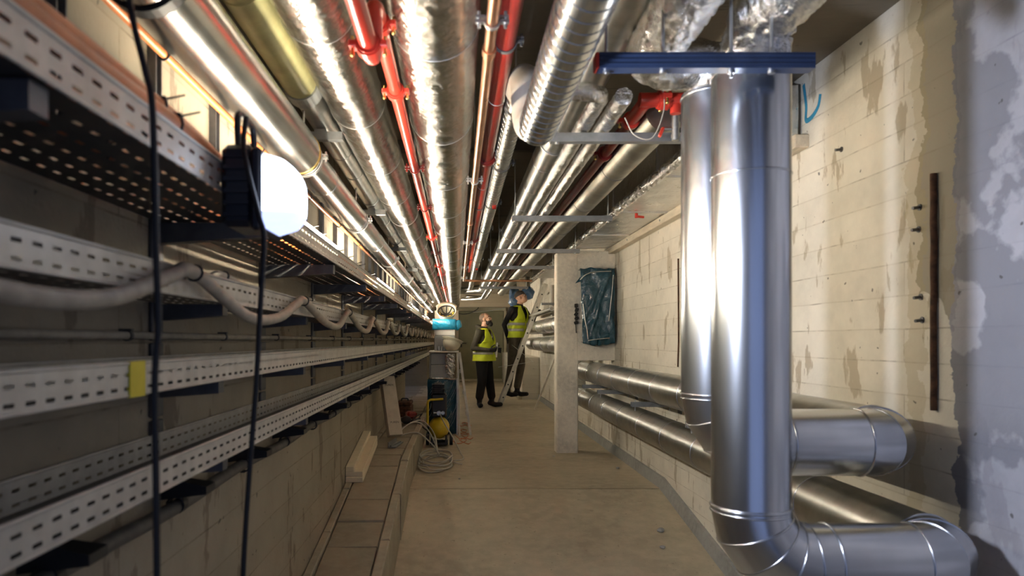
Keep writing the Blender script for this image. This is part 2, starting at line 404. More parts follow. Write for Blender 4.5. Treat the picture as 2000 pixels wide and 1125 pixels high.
def foil_tube(mb, path, r, amp=0.005, seg=26, step=0.05, f=14, seed=0, crumple=False):
    path = resample(path, step)
    def rf(i, j, th, rr, p):
        q = V((math.cos(th)*2.0+seed, p.y*f*0.5+p.x*f*0.5, math.sin(th)*2.0+p.z*3))
        if crumple:
            q = V((math.cos(th)*rr*26+seed+p.x*26, p.y*26, math.sin(th)*rr*26+p.z*26))
            return rr+amp*(0.9-2.2*abs(noise.noise(q))-1.1*abs(noise.noise(q*2.3+V((3, 1, 7)))))
        return rr*(1+0)+amp*(noise.noise(q)+0.6*noise.noise(q*2.7))
    return mb.tube(path, r, seg, True, rf, smooth=crumple is not True)

# ------------------------------------------------------------------ the setting
XL, XR, ZC = -0.80, 1.68, H+1.29
def fz(y): return 0.0 if y >= 5.8 else max(-0.17*(5.8-y), -0.65)
def lz(y): return 0.265 if y >= 5.7 else 0.265-0.14*(5.7-y)
fl = thing('floor', None, None, (0.4, 8, 0)); tag(fl, 'dusty tan concrete tunnel floor with a ramp towards the front', kind='structure')
def slab_strip(y0, y1, z0, z1, ny, nm):
    b = MB(); nx = 14
    for i in range(ny+1):
        y = y0+(y1-y0)*i/ny; z = z0+(z1-z0)*i/ny
        for j in range(nx+1):
            x = -0.9+2.7*j/nx; b.v.append((x, y, z+(0.004*noise.noise(V((x*2, y*2, 0))) if 0 < i < ny else 0)))
    for i in range(ny):
        for j in range(nx): a = i*(nx+1)+j; b.f.append((a, a+1, a+nx+2, a+nx+1)); b.sm.append(True)
    b.bb(-0.9, 1.8, y0, y1, min(z0, z1)-0.3, min(z0, z1)-0.05)
    return b.build(nm, 'floor', fl)
slab_strip(5.806, 21.3, 0, 0, 60, 'screed_slab'); slab_strip(1.98, 5.794, -0.65, 0, 20, 'screed_slab'); slab_strip(-1.4, 1.97, -0.65, -0.65, 10, 'screed_slab')
def struct(mb, name, m, label=None, parent=None):
    o = mb.build(name, m, parent); return tag(o, label, kind='structure') if not parent else o
b = MB(); b.bb(XL-0.4, XL, -1.4, 11, -1, ZC); b.bb(XL-0.4, XL, 11, 19.0, 1.0, ZC); b.bb(XL-0.4, XL, 19.0, 21.3, -1, ZC); b.bb(XL-1.2, XL-1.1, 10.8, 19.2, -0.2, 1.2)
b.bb(XL-1.2, XL-0.39, 10.8, 11, -0.2, 1.2); b.bb(XL-1.2, XL-0.39, 19.0, 19.2, -0.2, 1.2); b.bb(XL-1.2, XL, 10.8, 19.2, -0.3, 0.0)
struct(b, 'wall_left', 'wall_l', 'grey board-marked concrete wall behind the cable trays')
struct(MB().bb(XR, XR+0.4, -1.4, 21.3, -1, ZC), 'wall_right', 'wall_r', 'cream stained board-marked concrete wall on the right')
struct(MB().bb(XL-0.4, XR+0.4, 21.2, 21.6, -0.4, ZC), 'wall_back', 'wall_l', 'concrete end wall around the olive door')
b = MB().bb(XL-0.4, XR+0.4, -1.4, 21.6, ZC, ZC+0.3)
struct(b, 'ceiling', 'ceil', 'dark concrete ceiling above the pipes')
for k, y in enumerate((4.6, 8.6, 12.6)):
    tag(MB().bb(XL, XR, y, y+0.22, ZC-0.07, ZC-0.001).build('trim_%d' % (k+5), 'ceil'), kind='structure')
tag(MB().bb(XL, XR, 19.9, 20.2, H+0.93, ZC-0.001).build('trim_4', 'wall_l'), 'concrete beam before the end wall', kind='structure')
b = MB(); prof = [(-2.4, 1.63), (21.2, 1.63)]
ys = [1.98, 5.8, 21.2]
for i in range(2):
    y0, y1 = ys[i], ys[i+1]; z0, z1 = fz(y0), fz(y1)
    b.add([(1.635, y0, z0-0.05), (1.625, y1, z1-0.05), (1.655, y1, z1+0.09), (1.655, y0, z0+0.09), (1.70, y0, z0-0.05), (1.70, y1, z1-0.05), (1.70, y1, z1+0.09), (1.70, y0, z0+0.09)],
          [(0, 1, 2, 3), (3, 2, 6, 7), (0, 3, 7, 4), (1, 5, 6, 2), (4, 7, 6, 5), (0, 4, 5, 1)])
struct(b, 'baseboard_right', 'mortar', 'pale mortar strip at the foot of the right wall')

# partition with opening for the pipes
PY = 7.64
b = MB()
b.bb(1.06, 1.29, PY, PY+0.2, -0.02, H+0.955, 0.012); b.bb(1.28, XR+0.05, PY+0.002, PY+0.2, H-0.215, H+0.953, 0.006)
struct(b, 'wall_partition', 'pillar', 'rough concrete partition with a slot for the pipes')

# end door
d = thing('door_1', 'olive steel door in a cream frame at the tunnel end', None, (0.7, 21.2, 0)); tag(d, kind='structure')
DX0, DX1, DZ = 0.05, 1.36, 2.06
MB().bb(DX0, DX1, 21.13, 21.19, 0.02, DZ, 0.008).build('door_leaf', 'door', d)
b = MB(); b.bb(DX0-0.35, DX1+0.08, 21.10, 21.21, DZ+0.01, DZ+0.12, 0.006); b.build('lintel', 'doorframe', d)
MB().bb(DX1+0.01, DX1+0.09, 21.10, 21.21, 0, DZ+0.01, 0.006).build('jamb', 'doorframe', d)
MB().bb(DX0-0.09, DX0-0.01, 21.10, 21.21, 0, DZ+0.01, 0.006).build('jamb', 'doorframe', d)
MB().bb(DX0-0.09, DX1+0.09, 21.02, 21.2, 0, 0.07, 0.01).build('threshold', 'doorframe', d)
h = MB(); h.bb(DX0+0.05, DX0+0.09, 21.11, 21.135, 1.0, 1.2, 0.004); h.build('handle_plate', 'blackplastic', d)
MB().tube(route([(DX0+0.07, 21.13, 1.12), (DX0+0.07, 21.07, 1.12), (DX0+0.22, 21.07, 1.12)], 0.015), 0.011, 8).build('door_handle', 'blackplastic', d)

# wooden batten under the duct on the right wall
t = thing('batten', 'long pale timber batten on right wall below the foil duct', 'batten', (XR, 3.42, H+0.95))
MB().bb(1.612, XR+0.002, 3.42, 11.0, H+0.922, H+0.985, 0.004).build('batten_board', 'wood', t)
b = MB()
for y in (3.52, 4.6, 5.7, 6.8): b.tube([(1.605, y, H+0.955), (1.62, y, H+0.955)], 0.008, 8)
b.build('screw_heads', 'rod', t)

# ------------------------------------------------------------------ stone ledge on the left
t = thing('stone_ledge', 'low ledge of paving slabs and kerb stones along left wall', 'ledge', (-0.6, 6, 0))
b = MB()
ys = [2.6, 5.7, 12.0]
for i in range(2):
    y0, y1 = ys[i], ys[i+1]
    P = [(x, y, z) for y in (y0, y1) for x in (XL+0.001, -0.448) for z in (-0.7 if y < 3 else -0.1, lz(y)-0.05)]
    b.add(P, [(0, 2, 3, 1), (4, 5, 7, 6), (0, 1, 5, 4), (2, 6, 7, 3), (1, 3, 7, 5), (0, 4, 6, 2)])
b.build('ledge_core', 'slab', t)
def piece(x0, x1, y0, y1, ztop, zbot, name, m, bev=0.006, dz=0.0):
    """slab that follows the slope of the ledge"""
    mb = MB(); mb.bb(x0, x1, y0, y1, 0, 1, 0)
    vs = []
    g = bev
    def tz(y): return ztop(y)+dz
    for y, yy in ((y0, y0+g), (y1, y1-g)):
        vs += [(x0, y, zbot(y)), (x0, y, tz(y)-g), (x0+g, yy, tz(yy)), (x1-g, yy, tz(yy)), (x1, y, tz(y)-g), (x1, y, zbot(y))]
    mb = MB().add(vs, [(0, 1, 2, 3, 4, 5), (11, 10, 9, 8, 7, 6)]+[(i, (i+1) % 6, 6+(i+1) % 6, 6+i) for i in range(6)])
    return mb.build(name, m, t)
y = 2.62; k = 0
while y < 11.9:
    L = 0.357+rnd.uniform(-0.004, 0.004)
    piece(-0.742, -0.452+rnd.uniform(-0.003, 0.003), y, min(y+L, 12), lz, lambda q: lz(q)-0.06, 'paving_slab', 'slab', 0.006, rnd.uniform(-0.006, 0.004)); y += L+0.006
for y0 in [2.65+0.74*i for i in range(13)]:
    piece(-0.445, -0.385+rnd.uniform(-0.004, 0.004), y0, min(y0+0.734, 12), lambda q: lz(q)+0.012, lambda q: fz(q)-0.05, 'kerb_stone', 'kerb', 0.007, rnd.uniform(-0.004, 0.004))
    piece(-0.797, -0.750, y0+0.12, min(y0+0.85, 12), lambda q: lz(q)+0.006, lambda q: lz(q)-0.06, 'edge_stone', 'kerb', 0.006, rnd.uniform(-0.004, 0.004))

# ------------------------------------------------------------------ cable trays
def perf(mb, o, u, n_len, pitch, rows, width, slot=0.5, ax=(0, 1, 0), jitter=None):
    """sheet with slotted holes: runs along +y, width along u; rows = [(lo, hi, phase)]"""
    o, u, a = V(o), V(u), V(ax)
    for k in range(n_len):
        for r, (lo, hi, solid) in enumerate(rows):
            s0, s1 = k*pitch, (k+1)*pitch
            if solid:
                segs = [(s0, s1)] if True else []
            else:
                segs = [(s0, s0+pitch*(1-slot)/2), (s1-pitch*(1-slot)/2, s1)]
            for x0, x1 in segs:
                mb.add([o+a*x0+u*lo, o+a*x1+u*lo, o+a*x1+u*hi, o+a*x0+u*hi], [(0, 1, 2, 3)])
LIP = [(0, .010, True), (.010, .0165, False), (.0165, .036, True), (.036, .0425, False), (.0425, .060, True)]
def bracket_mesh(x0, x1, ztop, h0, h1, wd=0.04):
    """cantilever arm from the wall x0 out to x1, deep at the wall"""
    mb = MB(); y = 0
    mb.add([(x0, -wd/2, ztop), (x1, -wd/2, ztop), (x1, -wd/2, ztop-h1), (x0, -wd/2, ztop-h0), (x0, wd/2, ztop), (x1, wd/2, ztop), (x1, wd/2, ztop-h1), (x0, wd/2, ztop-h0)],
           [(0, 1, 2, 3), (7, 6, 5, 4), (0, 4, 5, 1), (1, 5, 6, 2), (2, 6, 7, 3), (0, 3, 7, 4)])
    mb.bb(x0+0.0005, x0+0.012, -0.035, 0.035, ztop-h0-0.05, ztop+0.10, 0.003)
    return mb
def tray(name, label, xb, xl, zb, y0, y1, mlip, mfloor, hb, brk, frows, backlip=True):
    t = thing(name, label, 'cable tray', (xl, y0, zb))
    n = int((y1-y0)/0.05)
    b = MB(); perf(b, (xl, y0, zb), (0, 0, 1), n, 0.05, LIP, .06)
    b.tube([(xl, y0, zb+.060), (xl, y1, zb+.060)], 0.0035, 6); b.tube([(xl, y0, zb), (xl, y1, zb)], 0.0025, 6)
    b.build('front_lip', mlip, t)
    if backlip:
        b = MB(); perf(b, (xb, y0, zb), (0, 0, 1), n, 0.05, LIP, .06); b.tube([(xb, y0, zb+.060), (xb, y1, zb+.060)], 0.0035, 6); b.build('back_lip', mlip, t)
    W = xl-xb; rows = []; q = 0.0; step = W/frows
    for i in range(frows):
        rows += [(i*step, i*step+step*0.84, True), (i*step+step*0.84, (i+1)*step, False)]
    b = MB(); perf(b, (xb, y0, zb+0.0005), (1, 0, 0), n, 0.05, rows, W, 0.4)
    b.build('tray_floor', mfloor, t)
    m0 = bracket_mesh(XL, xl-0.012, zb-0.003, hb[0], hb[1]); o = None
    for y in brk:
        if o is None:
            off = V((0, y, 0)); m0.v = [(p[0], p[1]+y, p[2]) for p in m0.v]; o = m0.build('bracket', 'bracket', t); yb = y
        else: again(o, (0, y-yb, 0), t)
    return t
BR = [0.86+1.03*i for i in range(18)]
tray('cable_tray', 'topmost wide perforated cable tray carrying orange conduits on left wall', -0.785, -0.49, H+0.31, -0.6, 19.6, 'tray', 'traydark', (0.055, 0.036), BR, 6)
tray('cable_tray', 'cable tray with wavy grey cable slung along its front, second from top', -0.785, -0.60, H+0.098, -0.6, 19.6, 'tray', 'traydark', (0.045, 0.03), BR, 4)
t3 = tray('cable_tray', 'pale cable tray marked with yellow tape, third from top', -0.785, -0.61, H-0.103, -0.6, 19.6, 'tray', 'traydark', (0.045, 0.032), BR, 4)
tray('cable_tray', 'lowest cable tray, empty, with dark clips and a pipe beneath', -0.785, -0.60, H-0.306, -0.6, 19.6, 'tray', 'traydark', (0.045, 0.032), BR, 4)
tag(MB().bb(-0.613, -0.6065, 1.33, 1.395, H-0.107, H-0.039).build('tape_patch', 'yellowtape'), 'yellow tape wrapped on the front of third tray', 'tape')
# yellow marker etc end; rails on the wall above the upper tray
t = thing('wall_rails', 'row of upright steel rails on left wall above the top tray', 'rail', (XL, 0.9, H+0.37))
o = None
for i in range(36):
    y = 0.95+0.46*i
    if o is None:
        b = MB(); b.prism([(-.02, 0), (.02, 0), (.02, .022), (.014, .022), (.014, .004), (-.014, .004), (-.014, .022), (-.02, .022)], (XL, y, H+0.40), (XL, y, H+0.80), up=(1, 0, 0)); o = b.build('upright_rail', 'bracket', t)
    else: again(o, (0, 0.46*i, 0), t)
# thin orange conduit clipped on the rails
t = thing('conduit', 'thin orange conduit running straight along left wall above the tray', 'conduit', (-0.76, 0, H+0.745))
MB().tube(spline([(-0.765, -0.5+0.92*i, H+0.745+rnd.uniform(-.004, .004)) for i in range(22)], 3), 0.011, 10).build('conduit_pipe', 'orange', t)
o = None
for i in range(20):
    y = 1.87+0.92*i
    if o is None: o = MB().ring((-0.765, y, H+0.745), (0, 1, 0), 0.013, 0.003, 12, 5).tube([(-0.752, y, H+0.745), (-0.70, y+.01, H+0.742)], 0.0025, 5).build('cable_tie', 'blackplastic', t)
    else: again(o, (0, 0.92*i, 0), t)
# orange conduits in the upper tray
def conduit(label, x_near, x_far, z, r, seed):
    rr = random.Random(seed); pts = []
    for i in range(52):
        y = -0.6+0.4*i; x = x_near if y < 1.5 else (x_far if y > 2.1 else x_near+(x_far-x_near)*(y-1.5)/0.6)
        k = 0.0 if y < 1.7 else 1.0
        pts.append((x+k*rr.uniform(-.012, .012), y, z+rr.uniform(-.004, .006)*(1+k)))
    t = thing('conduit', label, 'conduit', pts[0]); path = spline(pts, 4)
    MB().tube(path, r, 12).build('conduit_pipe', 'orange', t); o = None; n = 0
    for i in range(4, len(path)-4, 5):
        p = path[i]; dl = V((rr.uniform(-.004, .004), 0, 0))
        if o is None:
            p0 = p; b = MB(); b.ring(p, (0, 1, 0), r+0.001, 0.003, 14, 5); b.box(p+V((r*0.75, 0, r*0.75)), (.01, .012, .008)); b.tube([p+V((r*.7, 0, r*.7)), p+V((r*.7+.035, .012, r*.7+.012))], 0.002, 5); o = b.build('cable_tie', 'blackplastic', t)
        else: again(o, p-p0, t)
    return t
conduit('thick orange conduit nearest the front lip in the top tray', -0.520, -0.565, H+0.392, 0.020, 1)
conduit('slimmer orange conduit lying on top of the thick ones in the tray', -0.545, -0.595, H+0.428, 0.015, 2)
conduit('second thick orange conduit deeper in the top tray', -0.585, -0.64, H+0.362, 0.020, 3)
conduit('orange conduit at the back of the top tray near the wall', -0.65, -0.70, H+0.345, 0.018, 4)

# fluorescent tubes lying on the tray
def fluoro(y0, L, label):
    t = thing('fluorescent_tube', label, 'light', (-0.515, y0, H+0.385), 'fluorescent tubes lying on the top tray')
    MB().tube([(-0.513, y0+.02, H+0.385), (-0.513, y0+L-.02, H+0.385)], 0.013, 14).build('glass_tube', 'tube', t)
    for ya, yb in ((y0, y0+.025), (y0+L-.025, y0+L)): MB().tube([(-0.513, ya, H+0.385), (-0.513, yb, H+0.385)], 0.0145, 14).build('end_cap', 'rod', t)
    MB().bb(-0.535, -0.498, y0+.05, y0+L-.05, H+0.312, H+0.371, 0.004).build('lamp_batten', 'whitepaper', t)
for y0, lab in ((1.78, 'lit fluorescent tube on the top tray just beyond the work lamp'), (4.45, 'lit fluorescent tube on the top tray, second from the front'), (8.0, 'lit fluorescent tube on the top tray, third from the front'),
                (11.4, 'lit fluorescent tube on the top tray, just past the stacked boxes'), (14.6, 'lit fluorescent tube on the top tray, second from the end'), (17.6, 'lit fluorescent tube at the far end of the top tray')):
    fluoro(y0, 1.25, lab)

# wavy cable on the second tray
def wavy(label, x, zc, zt, r, ph, mat='greycable'):
    pts = []; y = 0.45+ph
    for i in range(16):
        pts += [(x, y, zc), (x+.012, y+.35, zt+rnd.uniform(-.005, .012)), (x+.014, y+.68, zt+rnd.uniform(-.008, .006)), (x+.004, y+.98, zc-.018)]
        y += 1.12
    t = thing('cable', label, 'cable', pts[0]); MB().tube(spline(pts, 5), r, 12).build('cable_sheath', mat, t)
    o = None
    for i in range(16):
        p = V((x, 0.45+ph+1.12*i, zc))
        if o is None: p0 = p; o = MB().ring(p, (0, 1, -.2), r+.002, .003, 12, 5).build('cable_tie', 'blackplastic', t)
        else: again(o, p-p0, t)
wavy('thick grey cable sagging in waves along the second tray', -0.575, H+0.148, H+0.068, 0.0155, 0)
wavy('thinner grey cable sagging behind the thick wavy one', -0.625, H+0.172, H+0.120, 0.011, 0.35)
# thin conduit on the wall between trays
t = thing('conduit', 'thin grey conduit on left wall between second and third trays', 'conduit', (-0.785, 0, H+0.01))
MB().tube([(-0.782, -0.5, H+0.012), (-0.782, 19, H+0.012)], 0.010, 10).build('conduit_pipe', 'greycable', t)
o = None
for i in range(24):
    y = 1.0+0.7*i
    if o is None: o = MB().band((-0.782, y, H+0.012), (0, 1, 0), 0.0105, 0.014, 0.003, 12).bb(-0.80, -0.77, y-.007, y+.007, H+0.022, H+0.028).build('wall_clip', 'bracket', t)
    else: again(o, (0, 0.7*i, 0), t)
# dark pipe with black clips under the lowest tray
t = thing('conduit', 'dark grey pipe hung in black clips under the lowest tray', 'conduit', (-0.74, 0, H-0.43))
MB().tube(spline([(-0.75, -0.5+0.6*i, H-0.438+(0.006 if i % 2 else -0.006)) for i in range(22)], 4), 0.019, 12).build('conduit_pipe', 'darkcable', t)
o = None
for i in range(21):
    y = 0.72+0.6*i
    if o is None:
        b = MB(); b.band((-0.75, y, H-0.438), (0, 1, 0), 0.020, 0.03, 0.005, 14)
        b.add([(-0.80, y-.02, H-.36), (-0.66, y-.035, H-.385), (-0.66, y-.035, H-.405), (-0.80, y-.02, H-.425), (-0.80, y+.02, H-.36), (-0.66, y+.035, H-.385), (-0.66, y+.035, H-.405), (-0.80, y+.02, H-.425)],
              [(0, 1, 2, 3), (7, 6, 5, 4), (0, 4, 5, 1), (1, 5, 6, 2), (2, 6, 7, 3), (0, 3, 7, 4)]); o = b.build('pipe_clip', 'blackplastic', t)
    else: again(o, (0, 0.6*i, 0), t)

# work lamp on the tray front
t = thing('work_lamp', 'dark LED work lamp with glowing white lens hung on the top tray', 'lamp', (-0.45, 1.55, H+0.24))
b = MB(); b.bb(-0.486, -0.418, 1.47, 1.62, H+0.235, H+0.405, 0.012); b.build('lamp_housing', 'housing', t)
b = MB()
for k in range(6): b.bb(-0.478, -0.426, 1.462, 1.474, H+0.255+k*.024, H+0.263+k*.024)
b.build('cooling_fins', 'housing', t)
b = MB().bb(-0.420, -0.399, 1.455, 1.635, H+0.225, H+0.395, 0.006); b.build('lens_frame', 'housing', t)
b = MB(); n = 14; m_ = 10                                # rounded glowing lens bulging to the right
for i in range(n+1):
    zz = i/n
    for j in range(m_+1):
        yy = j/m_; u = 2*zz-1; q = 2*yy-1
        e = (max(0, 1-abs(u)**(2.4 if u > 0 else 5))*max(0, 1-abs(q)**(7 if q < 0 else 2.6)))**0.5
        b.v.append((-0.401+0.074*e, 1.464+yy*0.162, H+0.233+zz*0.154))
lens = b; rim = MB(); rim.v = list(b.v)
for i in range(n):
    for j in range(m_): a = i*(m_+1)+j; q = rim if i < 3 else lens; q.f.append((a, a+1, a+m_+2, a+m_+1)); q.sm.append(True)
lens.build('lamp_lens', 'lamp', t); rim.build('lens_rim', 'lamprim', t)
ld = bpy.data.lights.new('led_light', 'AREA'); ld.shape = 'RECTANGLE'; ld.size = 0.10; ld.size_y = 0.12; ld.energy = LAMP_P; ld.color = LED_C; ld.spread = math.radians(150)
lo = bpy.data.objects.new('led_light', ld); COL.objects.link(lo); lo.parent = t; lo.location = V((-0.318, 1.55, H+0.31))-V(t.location); lo.rotation_euler = V((.93, .35, -.10)).to_track_quat('-Z', 'Y').to_euler()
MB().tube(route([(-0.455, 1.49, H+0.40), (-0.455, 1.48, H+0.475), (-0.455, 1.60, H+0.475), (-0.455, 1.61, H+0.40)], 0.02, 5), 0.007, 8).build('carry_handle', 'blackplastic', t)
b = MB(); b.bb(-0.505, -0.47, 1.52, 1.57, H+0.375, H+0.383); b.bb(-0.512, -0.505, 1.52, 1.57, H+0.345, H+0.383); b.build('hook', 'rod', t)
# hanging cables
def hang(label, pts, r):
    t = tag(MB().tube(spline(pts, 8), r, 10).build('hanging_cable', 'rubber'), label, 'cable'); return t
hang('black cable hanging straight down at the far left front', [(-0.60, 1.0, ZC), (-0.50, 1.0, H+0.72), (-0.458, 1.0, H+0.475), (-0.436, 1.0, H+0.38), (-0.425, 1.0, H+0.32), (-0.42, 1.0, H+0.12), (-0.417, 1.0, H+0.02), (-0.422, 1.0, H-0.07), (-0.419, 1.0, H-0.33), (-0.42, 1.0, H-1.1), (-0.40, 1.05, H-1.84)], 0.0048)
hang('black cable dropping from the work lamp', [(-0.43, 1.46, H+0.455), (-0.432, 1.45, H+0.40), (-0.42, 1.44, H+0.34), (-0.398, 1.44, H+0.25), (-0.388, 1.44, H+0.20), (-0.396, 1.44, H+0.06), (-0.404, 1.44, H-0.09), (-0.43, 1.44, H-0.47), (-0.445, 1.44, H-1.0), (-0.45, 1.5, H-1.84)], 0.0052)

# ------------------------------------------------------------------ ceiling pipes
def rings(t, name, mat, xz, R, ys, r=0.0025, flat=0.0):
    o = None
    for y in ys:
        if o is None:
            b = MB(); y0 = y
            if flat: b.band((xz[0], y, xz[1]), (0, 1, 0), R, flat, r, 30)
            else: b.ring((xz[0], y, xz[1]), (0, 1, 0), R, r, 30, 5)
            o = b.build(name, mat, t)
        else: again(o, (0, y-y0, 0), t)
def clamps(t, xz, R, ys, mat='rod', rod=True, mr='rubber', w=0.022):
    o = None
    for y in ys:
        if o is None:
            y0 = y; b = MB(); b.band((xz[0], y, xz[1]), (0, 1, 0), R+.001, w, 0.004, 28)
            for s in (-1, 1):
                b.box((xz[0]+s*(R+.014), y, xz[1]+0.0), (0.026, w, 0.008)); b.box((xz[0]+s*(R+.014), y, xz[1]+0.012), (0.024, w, 0.006))
                b.tube([(xz[0]+s*(R+.018), y, xz[1]-.016), (xz[0]+s*(R+.018), y, xz[1]+.026)], 0.005, 6)
            o = b.build('pipe_clamp', mat, t)
            if rod: o2 = MB().tube([(xz[0], y, xz[1]+R), (xz[0], y, ZC)], 0.005, 6).build('hanger_rod', 'rod', t)
        else:
            again(o, (0, y-y0, 0), t)
            if rod: again(o2, (0, y-y0, 0), t)
Y0, Y1 = -0.6, 19.0
# A aluminium pipe on the left
t = thing('lagged_pipe', 'bright aluminium pipe just above the top tray along left wall', 'pipe', (-0.632, 0, H+0.75))
xz = (-0.632, H+0.75)
MB().tube([(xz[0], Y0, xz[1]), (xz[0], 1.45, xz[1])], 0.083, 40).build('pipe_jacket', 'alu', t)
MB().tube([(xz[0], 1.45, xz[1]), (xz[0], 2.86, xz[1])], 0.086, 40).build('pipe_jacket', 'alu', t)
MB().tube([(xz[0], 2.86, xz[1]), (xz[0], 17.5, xz[1])], 0.073, 40).build('pipe_jacket', 'alu', t)
MB().band((xz[0], 1.455, xz[1]), (0, 1, 0), 0.083, 0.035, 0.007, 36).build('rubber_collar', 'rubber', t)
MB().band((xz[0], 2.86, xz[1]), (0, 1, 0), 0.0855, 0.016, 0.003, 36).build('end_collar', 'brass', t)
rings(t, 'jacket_seam', 'alu', xz, 0.0735, [3.35+1.05*i for i in range(13)], 0.002)
clamps(t, xz, 0.074, [2.95, 4.47, 6.6, 8.7, 10.8, 12.9, 15], 'rod')
# B olive then steel pipe
xz = (-0.61, H+1.0)
t = thing('pipe', 'pipe turning from olive paint to bare steel, high beside left wall', 'pipe', (xz[0], 0, xz[1]))
MB().tube([(xz[0], Y0, xz[1]), (xz[0], 2.8, xz[1])], 0.066, 32).build('painted_section', 'green', t)
MB().tube([(xz[0], 2.8, xz[1]), (xz[0], 18, xz[1])], 0.058, 32).build('steel_section', 'steel', t)
b = MB(); b.band((xz[0], 2.82, xz[1]), (0, 1, 0), 0.066, 0.10, 0.007, 32); b.bb(xz[0]+.066, xz[0]+.09, 2.78, 2.86, xz[1]-.014, xz[1]+.014, .004); b.build('coupling', 'strut', t)
rings(t, 'weld_ring', 'steel', xz, 0.0585, [3.75, 4.2, 5.9, 6.5, 8, 10, 12], 0.003)
rings(t, 'weld_ring', 'green', xz, 0.0665, [1.1, 2.0], 0.003)
clamps(t, xz, 0.059, [5.0, 7.05, 9.15, 11.3, 13.5], 'strut', True)
o = None
for y in (3.2, 5.1, 7.15, 9.25, 11.4, 13.6):
    if o is None:
        b = MB(); b.prism([(-.02, 0), (.02, 0), (.02, .035), (.012, .035), (.012, .006), (-.012, .006), (-.012, .035), (-.02, .035)], (xz[0]-.10, y, xz[1]-.108), (xz[0]+.10, y, xz[1]-.108)); b.box((xz[0], y, xz[1]-.066), (.05, .03, .014))
        o = b.build('support_channel', 'strut', t)
    else: again(o, (0, y-3.2, 0), t)
# small copper-ish dark pipes near A further on
# C, D foil pipes
def elbow_up_end(x, z, y, R=0.16): return route([(x, Y0, z), (x, y, z), (x, y, ZC-0.003)], R, 8)
t = thing('foil_pipe', 'wide foil-wrapped pipe left of the red pipe at ceiling', 'pipe', (-0.42, 0, H+1.0))
foil_tube(MB(), elbow_up_end(-0.42, H+1.0, 18.6), 0.1145, 0.0027, 44, 0.03, 16, 1, 'soft').build('foil_wrap', 'foil', t)
rings(t, 'wrap_wire', 'rod', (-0.42, H+1.0), 0.117, [1.3+0.85*i for i in range(19)], 0.0012)
t = thing('foil_pipe', 'widest foil-wrapped pipe right of the red pipe at ceiling', 'pipe', (-0.066, 0, H+0.95))
foil_tube(MB(), elbow_up_end(-0.066, H+0.95, 18.6), 0.131, 0.0028, 48, 0.03, 16, 5, 'soft').build('foil_wrap', 'foil', t)
rings(t, 'wrap_wire', 'rod', (-0.066, H+0.95), 0.1335, [1.2+0.9*i for i in range(18)], 0.0012)
# E red pipe with drop elbow and couplings
t = thing('red_pipe', 'bright red pipe between the two widest foil pipes', 'pipe', (-0.21, 0, H+0.7))
MB().tube([(-0.21, Y0, H+0.70), (-0.21, 1.70, H+0.70)], 0.021, 20).build('pipe_section', 'redb', t)
MB().tube(route([(-0.21, 1.70, H+0.70), (-0.21, 1.80, H+0.70), (-0.21, 1.80, H+0.85), (-0.21, 1.90, H+0.85)], 0.05, 6), 0.023, 20).build('elbow', 'redb', t)
MB().tube([(-0.21, 1.88, H+0.85), (-0.21, 18.5, H+0.85)], 0.021, 20).build('pipe_section', 'redb', t)
def coupling(t, c, ax, r, mat='redb', L=0.05):
    c, ax = V(c), V(ax).normalized(); up = V((0, 0, 1)) if abs(ax.z) < .9 else V((1, 0, 0)); s = ax.cross(up).normalized(); b = MB()
    b.tube([c-ax*L/2, c+ax*L/2], r*1.30, 20); b.tube([c-ax*L*.32, c+ax*L*.32], r*1.48, 20)
    for k in (-1, 1): b.box(c+s*k*r*1.75, (r*0.9, L*.7, r*.7), Matrix((s, ax, s.cross(ax))).transposed(), .002)
    o = b.build('pipe_coupling', mat, t); q = MB()
    for k in (-1, 1): q.tube([c+s*k*r*1.85-up*r*1.0, c+s*k*r*1.85+up*r*1.0], r*.18, 6); q.ball(c+s*k*r*1.85-up*r*1.0, r*.28, 8, 6)
    q.build('bolt', 'brass', o); return o
coupling(t, (-0.21, 1.70, H+0.70), (0, 1, 0), 0.021); coupling(t, (-0.21, 1.93, H+0.85), (0, 1, 0), 0.021)
for y in (2.45, 5.9, 8.1, 11.4): coupling(t, (-0.21, y, H+0.85), (0, 1, 0), 0.021)
clamps(t, (-0.21, H+0.85), 0.0215, [3.55, 4.6, 7.0, 9.3, 12], 'red', True, w=.016)
# F copper pipe
t = thing('copper_pipe', 'straight copper pipe right of the widest foil pipe, turning right far back', 'pipe', (0.088, 0, H+0.8))
MB().tube(route([(0.088, Y0, H+0.80), (0.088, 9.6, H+0.80), (1.0, 9.6, H+0.80)], 0.05, 6), 0.0150, 16).build('copper_tube', 'copper', t)
rings(t, 'solder_joint', 'copper', (0.088, H+0.80), 0.0155, [1.98, 4.9, 7.4], 0.004, 0.04)
clamps(t, (0.088, H+0.80), 0.0155, [1.8, 3.6, 5.9, 7.9, 9.2], 'rod', True, w=.014)
# G red sprinkler main
t = thing('red_pipe', 'dark red sprinkler main behind the copper pipe', 'pipe', (0.165, 0, H+1.0))
for ya, yb, m in ((Y0, 3.9, 'red'), (3.9, 7.0, 'red'), (7.0, 10.2, 'redb')): MB().tube([(0.162, ya, H+1.0), (0.162, yb, H+1.0)], 0.034, 24).build('pipe_section', m, t)
for y in (3.92, 7.0): coupling(t, (0.162, y, H+1.0), (0, 1, 0), 0.034, 'red', .07)
rings(t, 'thin_ring', 'rod', (0.162, H+1.0), 0.0345, [2.95, 4.6, 8.2], 0.002)
clamps(t, (0.162, H+1.0), 0.0345, [2.4, 5.3, 8.6], 'bracket', True, w=.018)
